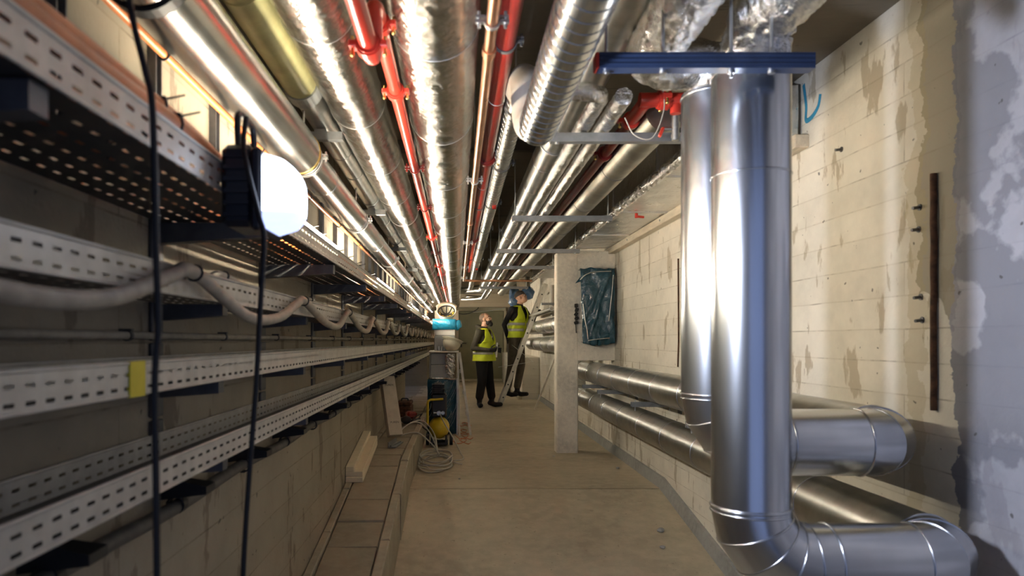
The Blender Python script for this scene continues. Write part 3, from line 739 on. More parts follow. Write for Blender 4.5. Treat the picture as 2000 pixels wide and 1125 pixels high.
# H/I spiral ducts
def helix(x, z, R, y0, y1, pitch, r, seg=20):
    n = int((y1-y0)/pitch*seg); b = MB()
    return b.tube([(x+R*math.cos(2*PI*i/seg), y0+(y1-y0)*i/n, z+R*math.sin(2*PI*i/seg)) for i in range(n+1)], r, 4, False)
t = thing('spiral_duct', 'low spiral-seamed duct at top, ending in a pale elbow', 'duct', (0.283, 0, H+0.75))
MB().tube([(0.283, Y0, H+0.75), (0.283, 2.52, H+0.75)], 0.066, 36).build('duct_section', 'alu', t)
MB().ball((0.283, 2.52, H+0.75), (0.066, 0.035, 0.066), 28, 12).build('end_dome', 'alu', t)
helix(0.283, H+0.75, 0.0665, 0.3, 2.5, 0.055, 0.0016, 28).build('spiral_seam', 'alu', t)
MB().tube(route([(0.275, 2.50, H+0.76), (0.262, 2.62, H+0.78), (0.255, 2.66, H+0.98), (0.25, 2.86, H+1.0)], 0.09, 6), 0.060, 28).build('riser_elbow', 'pvc', t)
t = thing('spiral_duct', 'slim spiral-seamed duct along the dark red main', 'duct', (0.25, 2.8, H+1.0))
MB().tube(route([(0.25, 2.8, H+1.0), (0.25, 13.6, H+1.0), (0.0, 13.9, H+1.0)], 0.2, 5), 0.046, 28).build('duct_section', 'steel', t)
helix(0.25, H+1.0, 0.0465, 2.85, 12.6, 0.075, 0.0014, 18).build('spiral_seam', 'alu', t)
clamps(t, (0.25, H+1.0), 0.047, [3.05, 4.05, 5.2, 6.4, 7.6, 8.8, 10], 'bracket', True, w=.016)
for k, (x, y) in enumerate(((0.262, 5.08), (0.258, 9.5))):
    b = MB(); b.box((x, y, H+0.945), (0.028, 0.012, 0.03), None, .003); b.tube([(x-.004, y, H+0.955), (x-.004, y, H+0.985)], 0.004, 6)
    tag(b.build('red_tag', 'redb'), ('nearer' if k == 0 else 'farther')+' small red tag clipped under the slim spiral duct', 'tag')
# J big steel pipe
xz = (0.515, H+1.05)
t = thing('pipe', 'large bare steel pipe with ring seams left of the crumpled foil lines', 'pipe', (xz[0], 0, xz[1]))
MB().tube(route([(xz[0], Y0, xz[1]), (xz[0], 14.6, xz[1]), (-0.1, 15.0, xz[1])], 0.3, 6), 0.082, 40).build('pipe_jacket', 'steel', t)
rings(t, 'jacket_seam', 'steel', xz, 0.0825, [2.9+0.62*i for i in range(18)], 0.0022)
clamps(t, xz, 0.083, [3.75, 6.9, 9.4, 12], 'rod', True, w=.026)
# K, L crumpled foil lines
for k, (x, path, lab) in enumerate(((0.52, [(0.36, 2.55, H+0.885), (0.52, 2.55, H+0.885), (0.52, 15.0, H+0.885), (0.1, 15.4, H+0.885)], 'crumpled foil line beside the large steel pipe'),
                                    (0.605, [(0.605, 2.60, H+0.885), (0.605, 14.8, H+0.885), (0.2, 15.6, H+0.96)], 'crumpled foil line beside the slim red pipe'))):
    t = thing('foil_pipe', lab, 'pipe', (x, 2.6, H+0.885))
    foil_tube(MB(), route(path, 0.07, 6), 0.031, 0.0045, 20, 0.018, 40, 9+k*4, 'soft').build('foil_wrap', 'foil_rough', t)
# M red pipe on the right with elbow and valve
t = thing('red_pipe', 'slim red pipe bending to a tee with valve by the tall ducts', 'pipe', (0.75, 2.9, H+0.95))
MB().tube(route([(0.72, 2.83, H+0.95), (0.94, 2.83, H+0.95)], .05, 6), 0.028, 20).build('tee_section', 'redb', t)
MB().tube(route([(0.75, 12.5, H+0.95), (0.75, 3.06, H+0.95)], .05, 6), 0.0255, 20).build('pipe_section', 'red', t)
MB().tube(route([(0.75, 3.08, H+0.95), (0.75, 2.83, H+0.95), (0.85, 2.83, H+0.95)], 0.10, 8), 0.0275, 20).build('elbow', 'redb', t)
coupling(t, (0.75, 3.10, H+0.95), (0, 1, 0), 0.0255, 'redb'); coupling(t, (0.815, 2.83, H+0.95), (1, 0, 0), 0.027, 'redb'); coupling(t, (0.75, 3.65, H+0.95), (0, 1, 0), 0.0255, 'red')
MB().tube([(0.862, 2.83, H+0.95), (0.862, 2.83, H+0.895)], 0.021, 16).build('drop_pipe', 'redb', t)
b = MB(); b.tube([(0.862, 2.83, H+0.885), (0.862, 2.83, H+0.79)], 0.015, 14); b.tube([(0.862, 2.83, H+0.86), (0.862, 2.83, H+0.838)], 0.019, 6); b.tube([(0.862, 2.83, H+0.815), (0.862, 2.83, H+0.80)], 0.018, 6); b.tube([(0.862, 2.83, H+0.835), (0.815, 2.83, H+0.835)], 0.008, 8); o = b.build('valve', 'rod', t)
MB().box((0.806, 2.83, H+0.822), (0.012, 0.02, 0.04), Matrix.Rotation(.4, 3, 'Y'), .003).build('valve_lever', 'redb', o)
MB().tube(spline([(0.80, 2.80, H+1.0), (0.805, 2.79, H+0.90), (0.76, 2.79, H+0.79), (0.69, 2.79, H+0.80), (0.655, 2.80, H+0.87)], 8), 0.0025, 6).build('wire_loop', 'hose', t)
# N dull pipe right
xz = (0.865, H+0.95)
t = thing('pipe', 'dull steel pipe between slim red pipe and rectangular foil duct', 'pipe', (xz[0], 3, xz[1]))
MB().tube([(xz[0], 2.98, xz[1]), (xz[0], 14, xz[1])], 0.080, 36).build('pipe_jacket', 'dull', t)
rings(t, 'jacket_seam', 'bracket', xz, 0.0805, [3.9, 4.85, 5.9, 6.9, 8, 9], 0.002)
# O rectangular foil duct
t = thing('foil_duct', 'rectangular foil-clad duct high along the right wall', 'duct', (1.4, 3.2, H+0.97))
def foil_box(x0, x1, y0, y1, z0, z1, amp, seed, step=0.06):
    b = MB(); per = []; nx = max(2, int((x1-x0)/step)); nz = max(2, int((z1-z0)/step))
    for i in range(nx): per.append((x0+(x1-x0)*i/nx, z0))
    for i in range(nz): per.append((x1, z0+(z1-z0)*i/nz))
    for i in range(nx): per.append((x1-(x1-x0)*i/nx, z1))
    for i in range(nz): per.append((x0, z1-(z1-z0)*i/nz))
    ny = int((y1-y0)/step); n = len(per)
    for k in range(ny+1):
        y = y0+(y1-y0)*k/ny
        for x, z in per:
            q = V((x*9+seed, y*9, z*9)); b.v.append((x+amp*noise.noise(q), y, z+amp*noise.noise(q+V((5, 3, 1)))))
    for k in range(ny):
        for j in range(n): b.f.append((k*n+j, k*n+(j+1) % n, (k+1)*n+(j+1) % n, (k+1)*n+j)); b.sm.append(False)
    b.f.append(tuple(range(n))); b.sm.append(False); b.f.append(tuple(ny*n+j for j in range(n))); b.sm.append(False)
    return b
foil_box(1.2, 1.655, 3.48, 7.62, H+0.988, H+1.24, 0.009, 2, .045).build('duct_section', 'foil_smooth', t)
foil_box(1.2, 1.655, 7.62, 11.4, H+0.988, H+1.24, 0.006, 8).build('duct_section', 'foil_smooth', t)
b = MB(); foil_tube(b, [(1.203, 3.48, H+0.985), (1.203, 11.4, H+0.985)], 0.028, 0.014, 12, 0.018, 60, 3, True); b.build('edge_tape', 'foil_rough', t)
for y in (4.3, 5.5, 6.7, 8.2, 9.6): MB().bb(1.19, 1.66, y, y+0.035, H+0.978, H+1.25, .004).build('joint_flange', 'foil_smooth', t)
b = MB(); b.tube([(1.375, 5.5, H+0.975), (1.375, 5.5, H+0.94)], 0.012, 10); b.box((1.40, 5.48, H+0.945), (0.07, 0.018, 0.018), Matrix.Rotation(.5, 3, 'Z'), .004); tag(b.build('red_valve', 'redb'), 'small red valve handle under the rectangular foil duct', 'valve')
# Q big foil pipes feeding the tall ducts
def foil_feed(label, pts, r, seed):
    t = thing('foil_pipe', label, 'pipe', pts[1]); foil_tube(MB(), route(pts, 0.12, 10), r+.003, 0.0085, 48, 0.016, 18, seed, 'soft').build('foil_wrap', 'foil_rough', t)
    return t
DXc, D1, D2 = 0.876, 2.14, 2.43
t = foil_feed('big crumpled foil pipe bending into the rear tall duct', [(0.63, Y0, H+0.935), (0.63, D2, H+0.935), (DXc, D2, H+0.935), (DXc, D2, H+0.80)], 0.078, 21)
t = foil_feed('big crumpled foil pipe bending down into the front tall duct', [(0.905, Y0, H+0.965), (0.90, D1, H+0.965), (0.88, D1, H+0.79)], 0.095, 33)
t = thing('foil_pipe', 'dark foil pipe crossing high behind the navy channel', 'pipe', (0.4, 2.75, H+1.2))
foil_tube(MB(), [(0.70, 1.9, H+1.16), (1.62, 1.9, H+1.16)], 0.07, 0.006, 30, 0.02, 20, 50, 'soft').build('foil_wrap', 'foil', t)

# struts with threaded rods
def channel(name, label, x0, x1, y, z, w, h, mat, rods, group=None, caps=None):
    t = thing(name, label, 'channel', (x0, y, z), group)
    pr = [(-w/2, -h/2), (w/2, -h/2), (w/2, h/2), (w/2*.4, h/2), (w/2*.4, h/2-.006), (w/2-.004, h/2-.006), (w/2-.004, -h/2+.004), (-w/2+.004, -h/2+.004), (-w/2+.004, h/2-.006), (-w/2*.4, h/2-.006), (-w/2*.4, h/2), (-w/2, h/2)]
    MB().prism(pr, (x0, y, z), (x1, y, z)).build('channel_rail', mat, t)
    for x, ex in rods:
        o = MB().tube([(x, y, z-h/2-ex), (x, y, ZC)], 0.0045, 8).build('threaded_rod', 'rod', t)
        b = MB(); b.tube([(x, y, z-h/2-.008), (x, y, z-h/2)], 0.010, 6); b.tube([(x, y, z+h/2), (x, y, z+h/2+.008)], 0.010, 6); b.build('nut', 'rod', t)
    return t
for y, x0, x1, lab, rods in ((2.95, 0.383, 1.02, 'grey support channel under the pipes, nearest the tall ducts', [(0.41, .004), (0.97, .004)]),
                       (4.9, 0.375, 1.057, 'grey support channel under the pipes, second from front', [(0.395, .004), (1.03, .01)]),
                       (6.68, 0.367, 1.14, 'grey support channel under the pipes, just before the partition', [(0.39, .004), (1.1, .004)]),
                       (8.18, 0.36, 1.12, 'grey support channel under the pipes, just behind the partition', [(0.38, .004), (1.09, .004)]),
                       (11.3, 0.36, 1.12, 'grey support channel under the pipes, farthest back', [(0.38, .004), (1.09, .004)])):
    channel('support_channel', lab, x0, x1, y, H+0.832, 0.041, 0.036, 'strut', rods)
tb = channel('mounting_channel', 'navy blue channel with red end cap across the tall ducts', 0.383, 0.965, 1.95, H+0.755, 0.042, 0.042, 'bluestrut', [(0.405, .01), (0.56, .004), (0.745, .02), (0.855, .004)])
b = MB(); [b.bb(0.385, 0.963, 1.926, 1.930, H+0.742+k*.012, H+0.746+k*.012) for k in range(3)]; b.build('face_ribs', 'bluestrut', tb)
MB().box((0.378, 1.95, H+0.755), (0.010, 0.044, 0.044), None, .003).build('end_cap', 'redb', tb)

# ------------------------------------------------------------------ tall ducts and the wall pipes
def bead(t, c, ax, R, r=0.0045, n=1):
    ax = V(ax).normalized(); b = MB()
    for k in range(n): b.ring(V(c)+ax*(k-(n-1)/2)*0.016, ax, R, r, 36, 6)
    return b.build('seam_bead', 'duct', t)
def gored(t, corner, a, b_, R, r, n=4, mat='duct', ends=True):
    """segmented elbow at a corner from direction a to direction b"""
    c, a, b_ = V(corner), V(a).normalized(), V(b_).normalized()
    path = route([c-a*R*2.3, c, c+b_*R*2.3], R, n)
    pts = path[1:-1]
    for i in range(len(pts)-1):
        seg = [pts[i], pts[i+1]]
        # mitred gore
        T0 = (pts[i]-pts[i-1]).normalized() if i else a
        T1 = (pts[i+1]-pts[i]).normalized(); T2 = (pts[i+2]-pts[i+1]).normalized() if i+2 < len(pts) else b_
        n0 = (T0+T1).normalized() if i else a; n1 = (T1+T2).normalized() if i+2 < len(pts) else b_
        u = a.cross(b_).normalized(); s = T1.cross(u).normalized(); vs = []; m = 40
        for P, N in ((pts[i], n0), (pts[i+1], n1)):
            for j in range(m):
                th = 2*PI*j/m; d = u*math.cos(th)*r+s*math.sin(th)*r; vs.append(P+d-T1*(d.dot(N)/T1.dot(N)))
        MB().add(vs, [(j, (j+1) % m, m+(j+1) % m, m+j) for j in range(m)], True).build('elbow_gore', mat, t)
    for i in range(len(pts)):
        if i in (0, len(pts)-1) and not ends: continue
        if i == 0: N = a
        elif i == len(pts)-1: N = b_
        else: N = ((pts[i]-pts[i-1]).normalized()+(pts[i+1]-pts[i]).normalized()).normalized()
        bead(t, pts[i], N, r+0.0008, 0.0035)
RD = 0.1125
def tall_duct(label, yc, ztop, zb, zw, xw, yend, zfar, yfar, topring):
    t = thing('ventilation_duct', label, 'duct', (DXc, yc, zb-RD))
    R = 0.165; Rv = 0.118
    # vertical
    zs = [ztop]+topring+[zb+R+.001]
    for z0, z1 in zip(zs[:-1], zs[1:]): MB().tube([(DXc, yc, z0), (DXc, yc, z1)], RD, 48).build('duct_section', 'duct', t)
    for z in topring[:1]: bead(t, (DXc, yc, z), (0, 0, 1), RD, 0.003)
    for z in topring[1:]: bead(t, (DXc, yc, z), (0, 0, 1), RD, 0.004, 2)
    bead(t, (DXc, yc, ztop-.012), (0, 0, 1), RD, 0.004)
    gored(t, (DXc, yc, zb), (0, 0, -1), (1, 0, 0), R, RD)
    MB().tube([(DXc+R, yc, zb), (xw-Rv, yc, zb)], RD, 48).build('duct_section', 'duct', t)
    if xw-Rv-DXc-R > 0.12: bead(t, (DXc+R+0.06, yc, zb), (1, 0, 0), RD, 0.0045)
    gored(t, (xw, yc, zb), (1, 0, 0), (0, 1, 0), Rv, RD, 3)
    y = yc+Rv; Rf = 0.16; y1 = yend-Rf
    n = int(round((y1-y)/0.65)); L = (y1-y)/n
    for i in range(n):
        MB().tube([(xw, y+L*i, zb), (xw, y+L*(i+1), zb)], RD, 44).build('duct_section', 'steel', t)
        if i: bead(t, (xw, y+L*i, zb), (0, 1, 0), RD, 0.0028)
    gored(t, (xw, yend, zb), (0, 1, 0), (0, 0, 1), Rf, RD, 3, 'steel')
    if zfar-zb-2*Rf > 0.01: MB().tube([(xw, yend, zb+Rf), (xw, yend, zfar-Rf)], RD, 40).build('duct_section', 'steel', t)
    gored(t, (xw, yend, zfar), (0, 0, 1), (0, 1, 0), Rf, RD, 3, 'foil_smooth')
    b = MB(); foil_tube(b, [(xw, yend+Rf, zfar), (xw, yfar, zfar)], RD+.004, .006, 24, .06, 8, 60); b.build('foil_section', 'foil_smooth', t)
    rings(t, 'wrap_band', 'foil_smooth', (xw, zfar), RD+.006, [yend+.9, yend+1.9, yend+2.9, yend+4], .004, .03)
    return t
tall_duct('front tall steel duct on the right, bending low along the wall', D1, H+0.80, H-0.66, 0, 1.472, 8.85, H-0.06, 14.2, [H+0.489, H-0.50])
tall_duct('rear tall steel duct hidden behind the front one, bending above it', D2, H+0.835, H-0.345, 0, 1.472, 8.40, H+0.235, 14.2, [H-0.195])
# C-channel supports of the wall pipes
for i, (y, lab) in enumerate(((4.1, 'galvanised wall bracket between the wall pipes, nearest the tall ducts'), (5.4, 'galvanised wall bracket between the wall pipes, middle one'), (6.7, 'galvanised wall bracket between the wall pipes, near partition'), (7.5, 'galvanised wall bracket between the wall pipes, in the partition slot'))):
    t = thing('wall_bracket', lab, 'bracket', (XR, y, H-0.48))
    z = H-0.481
    MB().prism([(-.02, -.018), (.02, -.018), (.02, .018), (.008, .018), (.008, .013), (.016, .013), (.016, -.014), (-.016, -.014), (-.016, .013), (-.008, .013), (-.008, .018), (-.02, .018)], (1.31, y, z), (XR, y, z)).build('bracket_arm', 'strut', t)
    MB().bb(XR-.008, XR+.002, y-.04, y+.04, z-.07, z+.07, .002).build('wall_plate', 'strut', t)
    for x in (1.34, 1.60): MB().tube([(x, y, z-.05), (x, y, z+.03)], .005, 8).build('threaded_rod', 'rod', t)

# ------------------------------------------------------------------ blue sheeted cabinet on the partition
t = thing('wall_cabinet', 'wall cabinet wrapped in dark teal plastic sheeting on the partition', 'cabinet', (1.48, PY, H+0.35))
MB().bb(1.33, 1.66, PY-0.13, PY+0.002, H+0.0, H+0.70, 0.01).build('cabinet_box', 'grey', t)
b = MB(); nx, nz = 26, 44
def tx(u, v):
    x = 1.285+0.365*u+(0.03*(1-v) if u < .5 else 0)*(1-u); z = H-0.03+0.785*v-0.03*math.sin(u*PI)*(1-v)*0.8
    q = V((u*3.1, v*4.3, 1.7)); dn = 0.030*noise.noise(q)+0.016*noise.noise(q*2.6)+0.008*noise.noise(q*6)
    fold = 0.026*max(0, 1-abs((u-0.12)-(v*0.75))/0.10)+0.020*max(0, 1-abs((u-0.25)-(v-0.5)*1.1)/0.06)
    edge = min(1, min(u, 1-u)*9)*min(1, min(v, 1-v)*9)
    return (x, PY-0.145-0.02*edge-dn-fold, z+0.015*noise.noise(V((u*5, 3, v*3))))
for i in range(nz+1):
    for j in range(nx+1): b.v.append(tx(j/nx, i/nz))
for i in range(nz):
    for j in range(nx): a = i*(nx+1)+j; b.f.append((a, a+1, a+nx+2, a+nx+1)); b.sm.append(True)
# sides turned back to the wall
edge = [i*(nx+1) for i in range(nz+1)]; edge2 = [i*(nx+1)+nx for i in range(nz+1)]; top = [nz*(nx+1)+j for j in range(nx+1)]; bot = list(range(nx+1))
for E, off in ((edge, (0.03, 0)), (edge2, (0.008, 0)), (top, (0, -.01)), (bot, (0, .02))):
    base = len(b.v)
    for i in E: p = b.v[i]; b.v.append((p[0]+off[0]*(1), PY-0.01, p[2]+off[1]))
    for k in range(len(E)-1): b.f.append((E[k], E[k+1], base+k+1, base+k)); b.sm.append(True)
sheet = b.build('plastic_sheet', 'tarp', t)
b = MB()
b.tube(spline([tx(0.14, .06)[0:1]+(PY-.19, tx(.14, .06)[2]), (1.345, PY-.20, H+.12), (1.325, PY-.20, H+.22), (1.31, PY-.185, H+.38)], 5), 0.011, 6, el=(1, .4)); b.tube(spline([(1.62, PY-.20, H+.68), (1.605, PY-.20, H+.5), (1.59, PY-.19, H+.35), (1.575, PY-.19, H+.2)], 5), .012, 6, el=(1, .4))
b.tube(spline([(1.36, PY-.19, H+.0), (1.44, PY-.205, H+.012), (1.52, PY-.205, H+.02), (1.58, PY-.19, H+.025)], 5), .010, 6, el=(1, .5)); b.tube(spline([(1.28, PY-.18, H+.63), (1.33, PY-.20, H+.68), (1.42, PY-.19, H+.71), (1.6, PY-.19, H+.72)], 5), .010, 6, el=(1, .5))
b.build('clear_tape', 'silvertape', t)
b = MB(); b.add([(1.24, PY-.10, H+.60), (1.33, PY-.16, H+.72), (1.40, PY-.15, H+.735), (1.36, PY-.15, H+.64), (1.245, PY-.09, H+.605), (1.335, PY-.15, H+.725), (1.405, PY-.14, H+.74), (1.365, PY-.14, H+.645)], [(0, 1, 2, 3), (7, 6, 5, 4), (0, 4, 5, 1), (1, 5, 6, 2), (2, 6, 7, 3), (3, 7, 4, 0)]); b.build('sheet_flap', 'tarp', t)
b = MB()
for k in range(5): b.box((1.262+.006*(k % 2), PY-.03, H+.37-.045*k), (.03, .04, .04), Matrix.Rotation(.3*k, 3, 'Y'), .004)
b.tube(spline([(1.262, PY-.03, H+.38), (1.255, PY-.04, H+.25), (1.265, PY-.02, H+.08)], 6), .005, 6)
tag(b.build('cable_gland', 'helmetin'), 'dark cable ends poking out left of the teal wrapped cabinet', 'cable')

# ------------------------------------------------------------------ right wall items
b = MB(); pts = [(XR-0.012+0.003*noise.noise(V((0, 0, z*9))), 2.51+0.004*noise.noise(V((3, 0, z*6))), z) for z in [H-0.245+0.83*i/24 for i in range(25)]]
b.tube(pts, 0.011, 8); tag(b.build('rusty_bar', 'rust'), 'rusty vertical steel bar on the right wall', 'bar')
b = MB(); b.tube([(XR-.006, 5.43, H+0.62), (XR-.006, 5.42, H+0.0), (XR-.006, 5.44, H-0.20)], 0.006, 6); tag(b.build('joint_strip', 'rust'), 'thin rusty joint line on right wall behind the tall ducts', 'strip')
def stud(y, z, lab): 
    b = MB(); b.tube([(XR, y, z), (XR-.03, y-.005, z-.004)], 0.006, 8); b.tube([(XR-.004, y, z), (XR, y, z)], 0.012, 8); tag(b.build('wall_stud', 'bracket'), lab, 'bolt', 'steel studs in right wall')
for k, (px, py) in enumerate(((1797, 405), (1795, 448), (1799, 580), (1802, 625))):
    y = XR*1400/(px-893); stud(y, H+(665-py)*y/1400, 'small steel stud left of the rusty bar, %s of the four' % ('topmost', 'second from top', 'third from top', 'lowest')[k])
stud(XR*1400/(1644-893), H+(665-142)*2.235/1400*1.0, 'rough plugged stud high on the right wall')
# blue spray mark next to the batten end
b = MB(); y0 = 3.42
b.tube(spline([(XR-.001, 3.475, H+1.24), (XR-.001, 3.45, H+1.13), (XR-.001, 3.45, H+1.06), (XR-.001, 3.39, H+1.06), (XR-.001, 3.335, H+1.09), (XR-.001, 3.315, H+1.14)], 8), 0.012, 8, el=(1, .15))
tag(b.build('spray_mark', 'spray'), 'blue spray-painted hook mark high on the right wall', 'marking')

# ------------------------------------------------------------------ things on the ledge
b0 = None
SL = math.atan(0.14); Rm = Matrix.Rotation(SL, 3, 'X')
def board(x0, x1, y0, y1, zoff, th, label):
    yc = (y0+y1)/2; c = V(((x0+x1)/2, yc, lz(yc)+zoff+th/2+.004))
    tag(MB().box(c, (x1-x0, y1-y0, th), Rm, .003).build('insulation_board', 'foam'), label, 'board', None)
board(-0.80+.004, -0.672, 5.1, 6.05, 0.002, 0.037, 'cream insulation board at the bottom of the small stack on the ledge')
board(-0.797, -0.674, 5.11, 6.06, 0.040, 0.037, 'cream insulation board in the middle of the small stack on the ledge')
board(-0.796, -0.735, 5.10, 6.08, 0.078, 0.037, 'narrow cream insulation board on top of the small stack')
# leaning insulation plank with print
t = thing('leaning_board', 'tall printed insulation board leaning on the lowest cable tray', 'board', (-0.55, 6.8, 0.27))
p0, p1 = V((-0.585, 6.75, 0.265)), V((-0.685, 6.95, 0.82))
ax = (p1-p0).normalized(); sd = V((1, 0.5, 0)); sd = (sd-ax*sd.dot(ax)).normalized(); nn = sd.cross(ax)
Rb = Matrix((sd, ax, nn)).transposed()
MB().box((p0+p1)/2+V((0, 0, .03)), (0.135, 0.585, 0.075), Rb, .003).build('board_core', 'foamface', t)
fm = (p0+p1)/2+V((0, 0, .03))
nf = nn if nn.y < 0 else -nn
def text(body, loc, rot, size, mat, parent, name='printed_text'):
    cu = bpy.data.curves.new(name, 'FONT'); cu.body = body; cu.size = size; cu.align_x = 'CENTER'; cu.align_y = 'CENTER'; cu.extrude = 0.0003
    o = bpy.data.objects.new(name, cu); COL.objects.link(o); dg = bpy.context.evaluated_depsgraph_get(); me = bpy.data.meshes.new_from_object(o.evaluated_get(dg)); bpy.data.objects.remove(o)
    me.name = name; o = bpy.data.objects.new(name, me); me.materials.append(M[mat]); COL.objects.link(o)
    o.matrix_local = Matrix.Translation(V(loc)-(root_loc(parent) if parent else V((0, 0, 0)))) @ rot.to_4x4()
    if parent: o.parent = parent
    return o
# face of the board towards the camera: x right, y along the board
rx = sd if sd.x > 0 else -sd; rotT = Matrix((rx, ax, rx.cross(ax))).transposed()
for s in (0.20, -0.17): text('PUREN', fm+ax*s+rx.cross(ax)*0.0385, rotT, 0.028, 'ink', t)
MB().band(fm+ax*0.02+rx*.052, ax.cross(rx.cross(ax)), 0.03, .01, .002, 12, 0.2, 2.4).build('strap_hook', 'rod', t)
# metal angle piece
b = MB(); c = V((-0.545, 6.35, lz(6.35)+.012))
b.box(c, (0.07, 0.34, .006), Matrix.Rotation(-.12, 3, 'Z')); b.box(c+V((-.03, 0, .02)), (.006, .34, .045), Matrix.Rotation(-.12, 3, 'Z')); b.box(c+V((.0, 0, .008)), (.012, .3, .012), Matrix.Rotation(-.2, 3, 'Z'))
tag(b.build('metal_angle', 'strut'), 'short grey metal angle lying on the ledge slabs', 'profile')
# red tool boxes and tools further along the ledge
t = thing('tool_case', 'dull red tool case on the ledge behind the leaning board', 'case', (-0.66, 8.9, .27))
MB().bb(-0.74, -0.56, 8.7, 9.1, .272, .40, .012).build('case_body', 'rust', t); MB().bb(-0.74, -0.56, 8.7, 9.1, .402, .45, .012).build('case_lid', 'rust', t); MB().tube(route([(-.69, 8.9, .45), (-.69, 8.9, .48), (-.61, 8.9, .48), (-.61, 8.9, .45)], .015), .008, 8).build('case_handle', 'blackplastic', t)
t = thing('power_drill', 'red and black power tool lying on the ledge by the hoses', 'tool', (-0.53, 8.0, .27))
MB().box((-0.52, 8.1, .36), (.11, .14, .08), Matrix.Rotation(.3, 3, 'Z'), .02).build('tool_body', 'red', t); MB().ball((-0.57, 8.0, .315), (.06, .07, .045), 12, 8).build('motor_end', 'blackplastic', t); MB().tube([(-.50, 8.0, .30), (-.42, 8.05, .31)], .022, 10).build('grip', 'blackplastic', t)
tag(MB().tube(spline([(-.45, 8.05, .30), (-.42, 8.2, .34), (-.40, 8.1, .37), (-.46, 7.9, .36), (-.50, 7.85, .31), (-.43, 7.9, .29), (-.37, 8.0, .22), (-.33, 8.2, .16)], 8), .006, 8).build('extension_cord', 'rubber'), 'black cord curling from the power tool', 'cord')

# ------------------------------------------------------------------ compressor
t = thing('air_compressor', 'small air compressor with round yellow tank on the floor', 'compressor', (-0.19, 8.1, 0))
cx, cy = -0.205, 8.12
MB().ball((cx, cy+.02, .215), (.118, .19, .125), 26, 16).build('tank', 'yellow', t)
b = MB(); b.bb(cx-.10, cx+.10, cy-.13, cy+.14, .035, .06, .005); b.bb(cx-.09, cx-.07, cy-.1, cy+.12, .05, .14); b.bb(cx+.07, cx+.09, cy-.1, cy+.12, .05, .14); b.build('base_frame', 'blackplastic', t)
for x, yy in ((cx-.135, cy+.12), (cx+.135, cy+.12)): MB().tube([(x-.018, yy, .065), (x+.018, yy, .065)], .065, 18).build('wheel', 'rubber', t)
MB().bb(cx-.085, cx+.085, cy-.06, cy+.15, .335, .60, .015).build('motor_block', 'blackplastic', t)
b = MB(); b.bb(cx-.07, cx+.045, cy-.08, cy+.12, .60, .72, .02); b.build('cylinder_head', 'helmetin', t)
b = MB(); [b.bb(cx-.08, cx+.06, cy-.09, cy+.13, .61+.022*k, .618+.022*k) for k in range(5)]; b.build('cooling_fins', 'blackplastic', t)
MB().tube(route([(cx-.125, cy-.11, .26), (cx-.125, cy-.11, .535), (cx+.05, cy-.11, .545)], .04, 6), .014, 10).build('handle', 'yellow', t)
b = MB(); b.tube([(cx-.06, cy-.1, .39), (cx+.06, cy-.1, .39)], .012, 10); b.tube([(cx, cy-.14, .39), (cx, cy-.06, .39)], .025, 14); b.tube([(cx+.045, cy-.12, .39), (cx+.045, cy-.08, .39)], .02, 12); b.build('pressure_gauge', 'rod', t)
# hose: from gauge, loops on the floor and onto the ledge
def hose(label, pts, r=.007, mat='hose', name='air_hose'): return tag(MB().tube(spline(pts, 10), r, 8).build(name, mat), label, 'hose')
loops = []
for k in range(6):
    rx, ry, ox, oy = .13+.035*rnd.random(), .26+.22*rnd.random(), -.215+rnd.uniform(-.02, .03), 6.98+rnd.uniform(-.12, .12); tl = rnd.uniform(-.35, .35)
    for a in range(8):
        th = 2*PI*a/8+.5; dx, dy = rx*math.cos(th), ry*math.sin(th)
        loops.append((max(-.372, ox+dx+tl*dy*.35), oy+dy, .010+.011*k+(.03*math.sin(th*.5+k) if a % 3 == 1 else 0)*.5))
hose('long pale air hose coiled on the floor before the compressor', [(cx+.01, cy-.13, .385), (cx+.06, cy-.25, .30), (cx+.16, cy-.45, .16), (cx+.24, cy-.7, .04), (.06, 7.15, .02), (-.02, 7.05, .02)]+loops+[(-.05, 6.95, .03), (.05, 6.85, .015)])
hose('pale air hose looping from coil up onto the ledge, upper strand', [(-.18, 7.0, .08), (-.22, 7.15, .17), (-.30, 7.3, .29), (-.40, 7.35, .36), (-.50, 7.3, .345), (-.58, 7.1, .285), (-.60, 7.0, .277)])
hose('pale air hose looping from coil up onto the ledge, lower strand', [(-.17, 6.98, .085), (-.24, 7.05, .17), (-.36, 7.1, .27), (-.44, 7.05, .295), (-.55, 6.95, .278)])
hose('pale air hose strand lying farthest back over the ledge', [(-.19, 7.02, .09), (-.24, 7.5, .22), (-.36, 7.7, .33), (-.46, 7.6, .34), (-.58, 7.45, .285), (-.66, 7.3, .275)])
for k, (x, y) in enumerate(((.02, 8.5), (.05, 8.9), (.04, 9.4), (.06, 10.2))):
    tag(MB().tube(spline([(x-.07, y+.1*(k % 2), .006), (x-.01, y-.2, .006), (x+.06, y-.1, .012), (x+.09, y+.14, .006), (x+.03, y+.2, .012), (x+.01, y+.02, .016), (x+.10, y-.22, .006), (x+.14, y-.1, .006)], 8), .0045, 6).build('orange_cord', 'orangecord'),
        'tangle of orange cord on the floor, %s right of the wrapped box' % ('nearest', 'second', 'third', 'farthest')[k], 'cord')

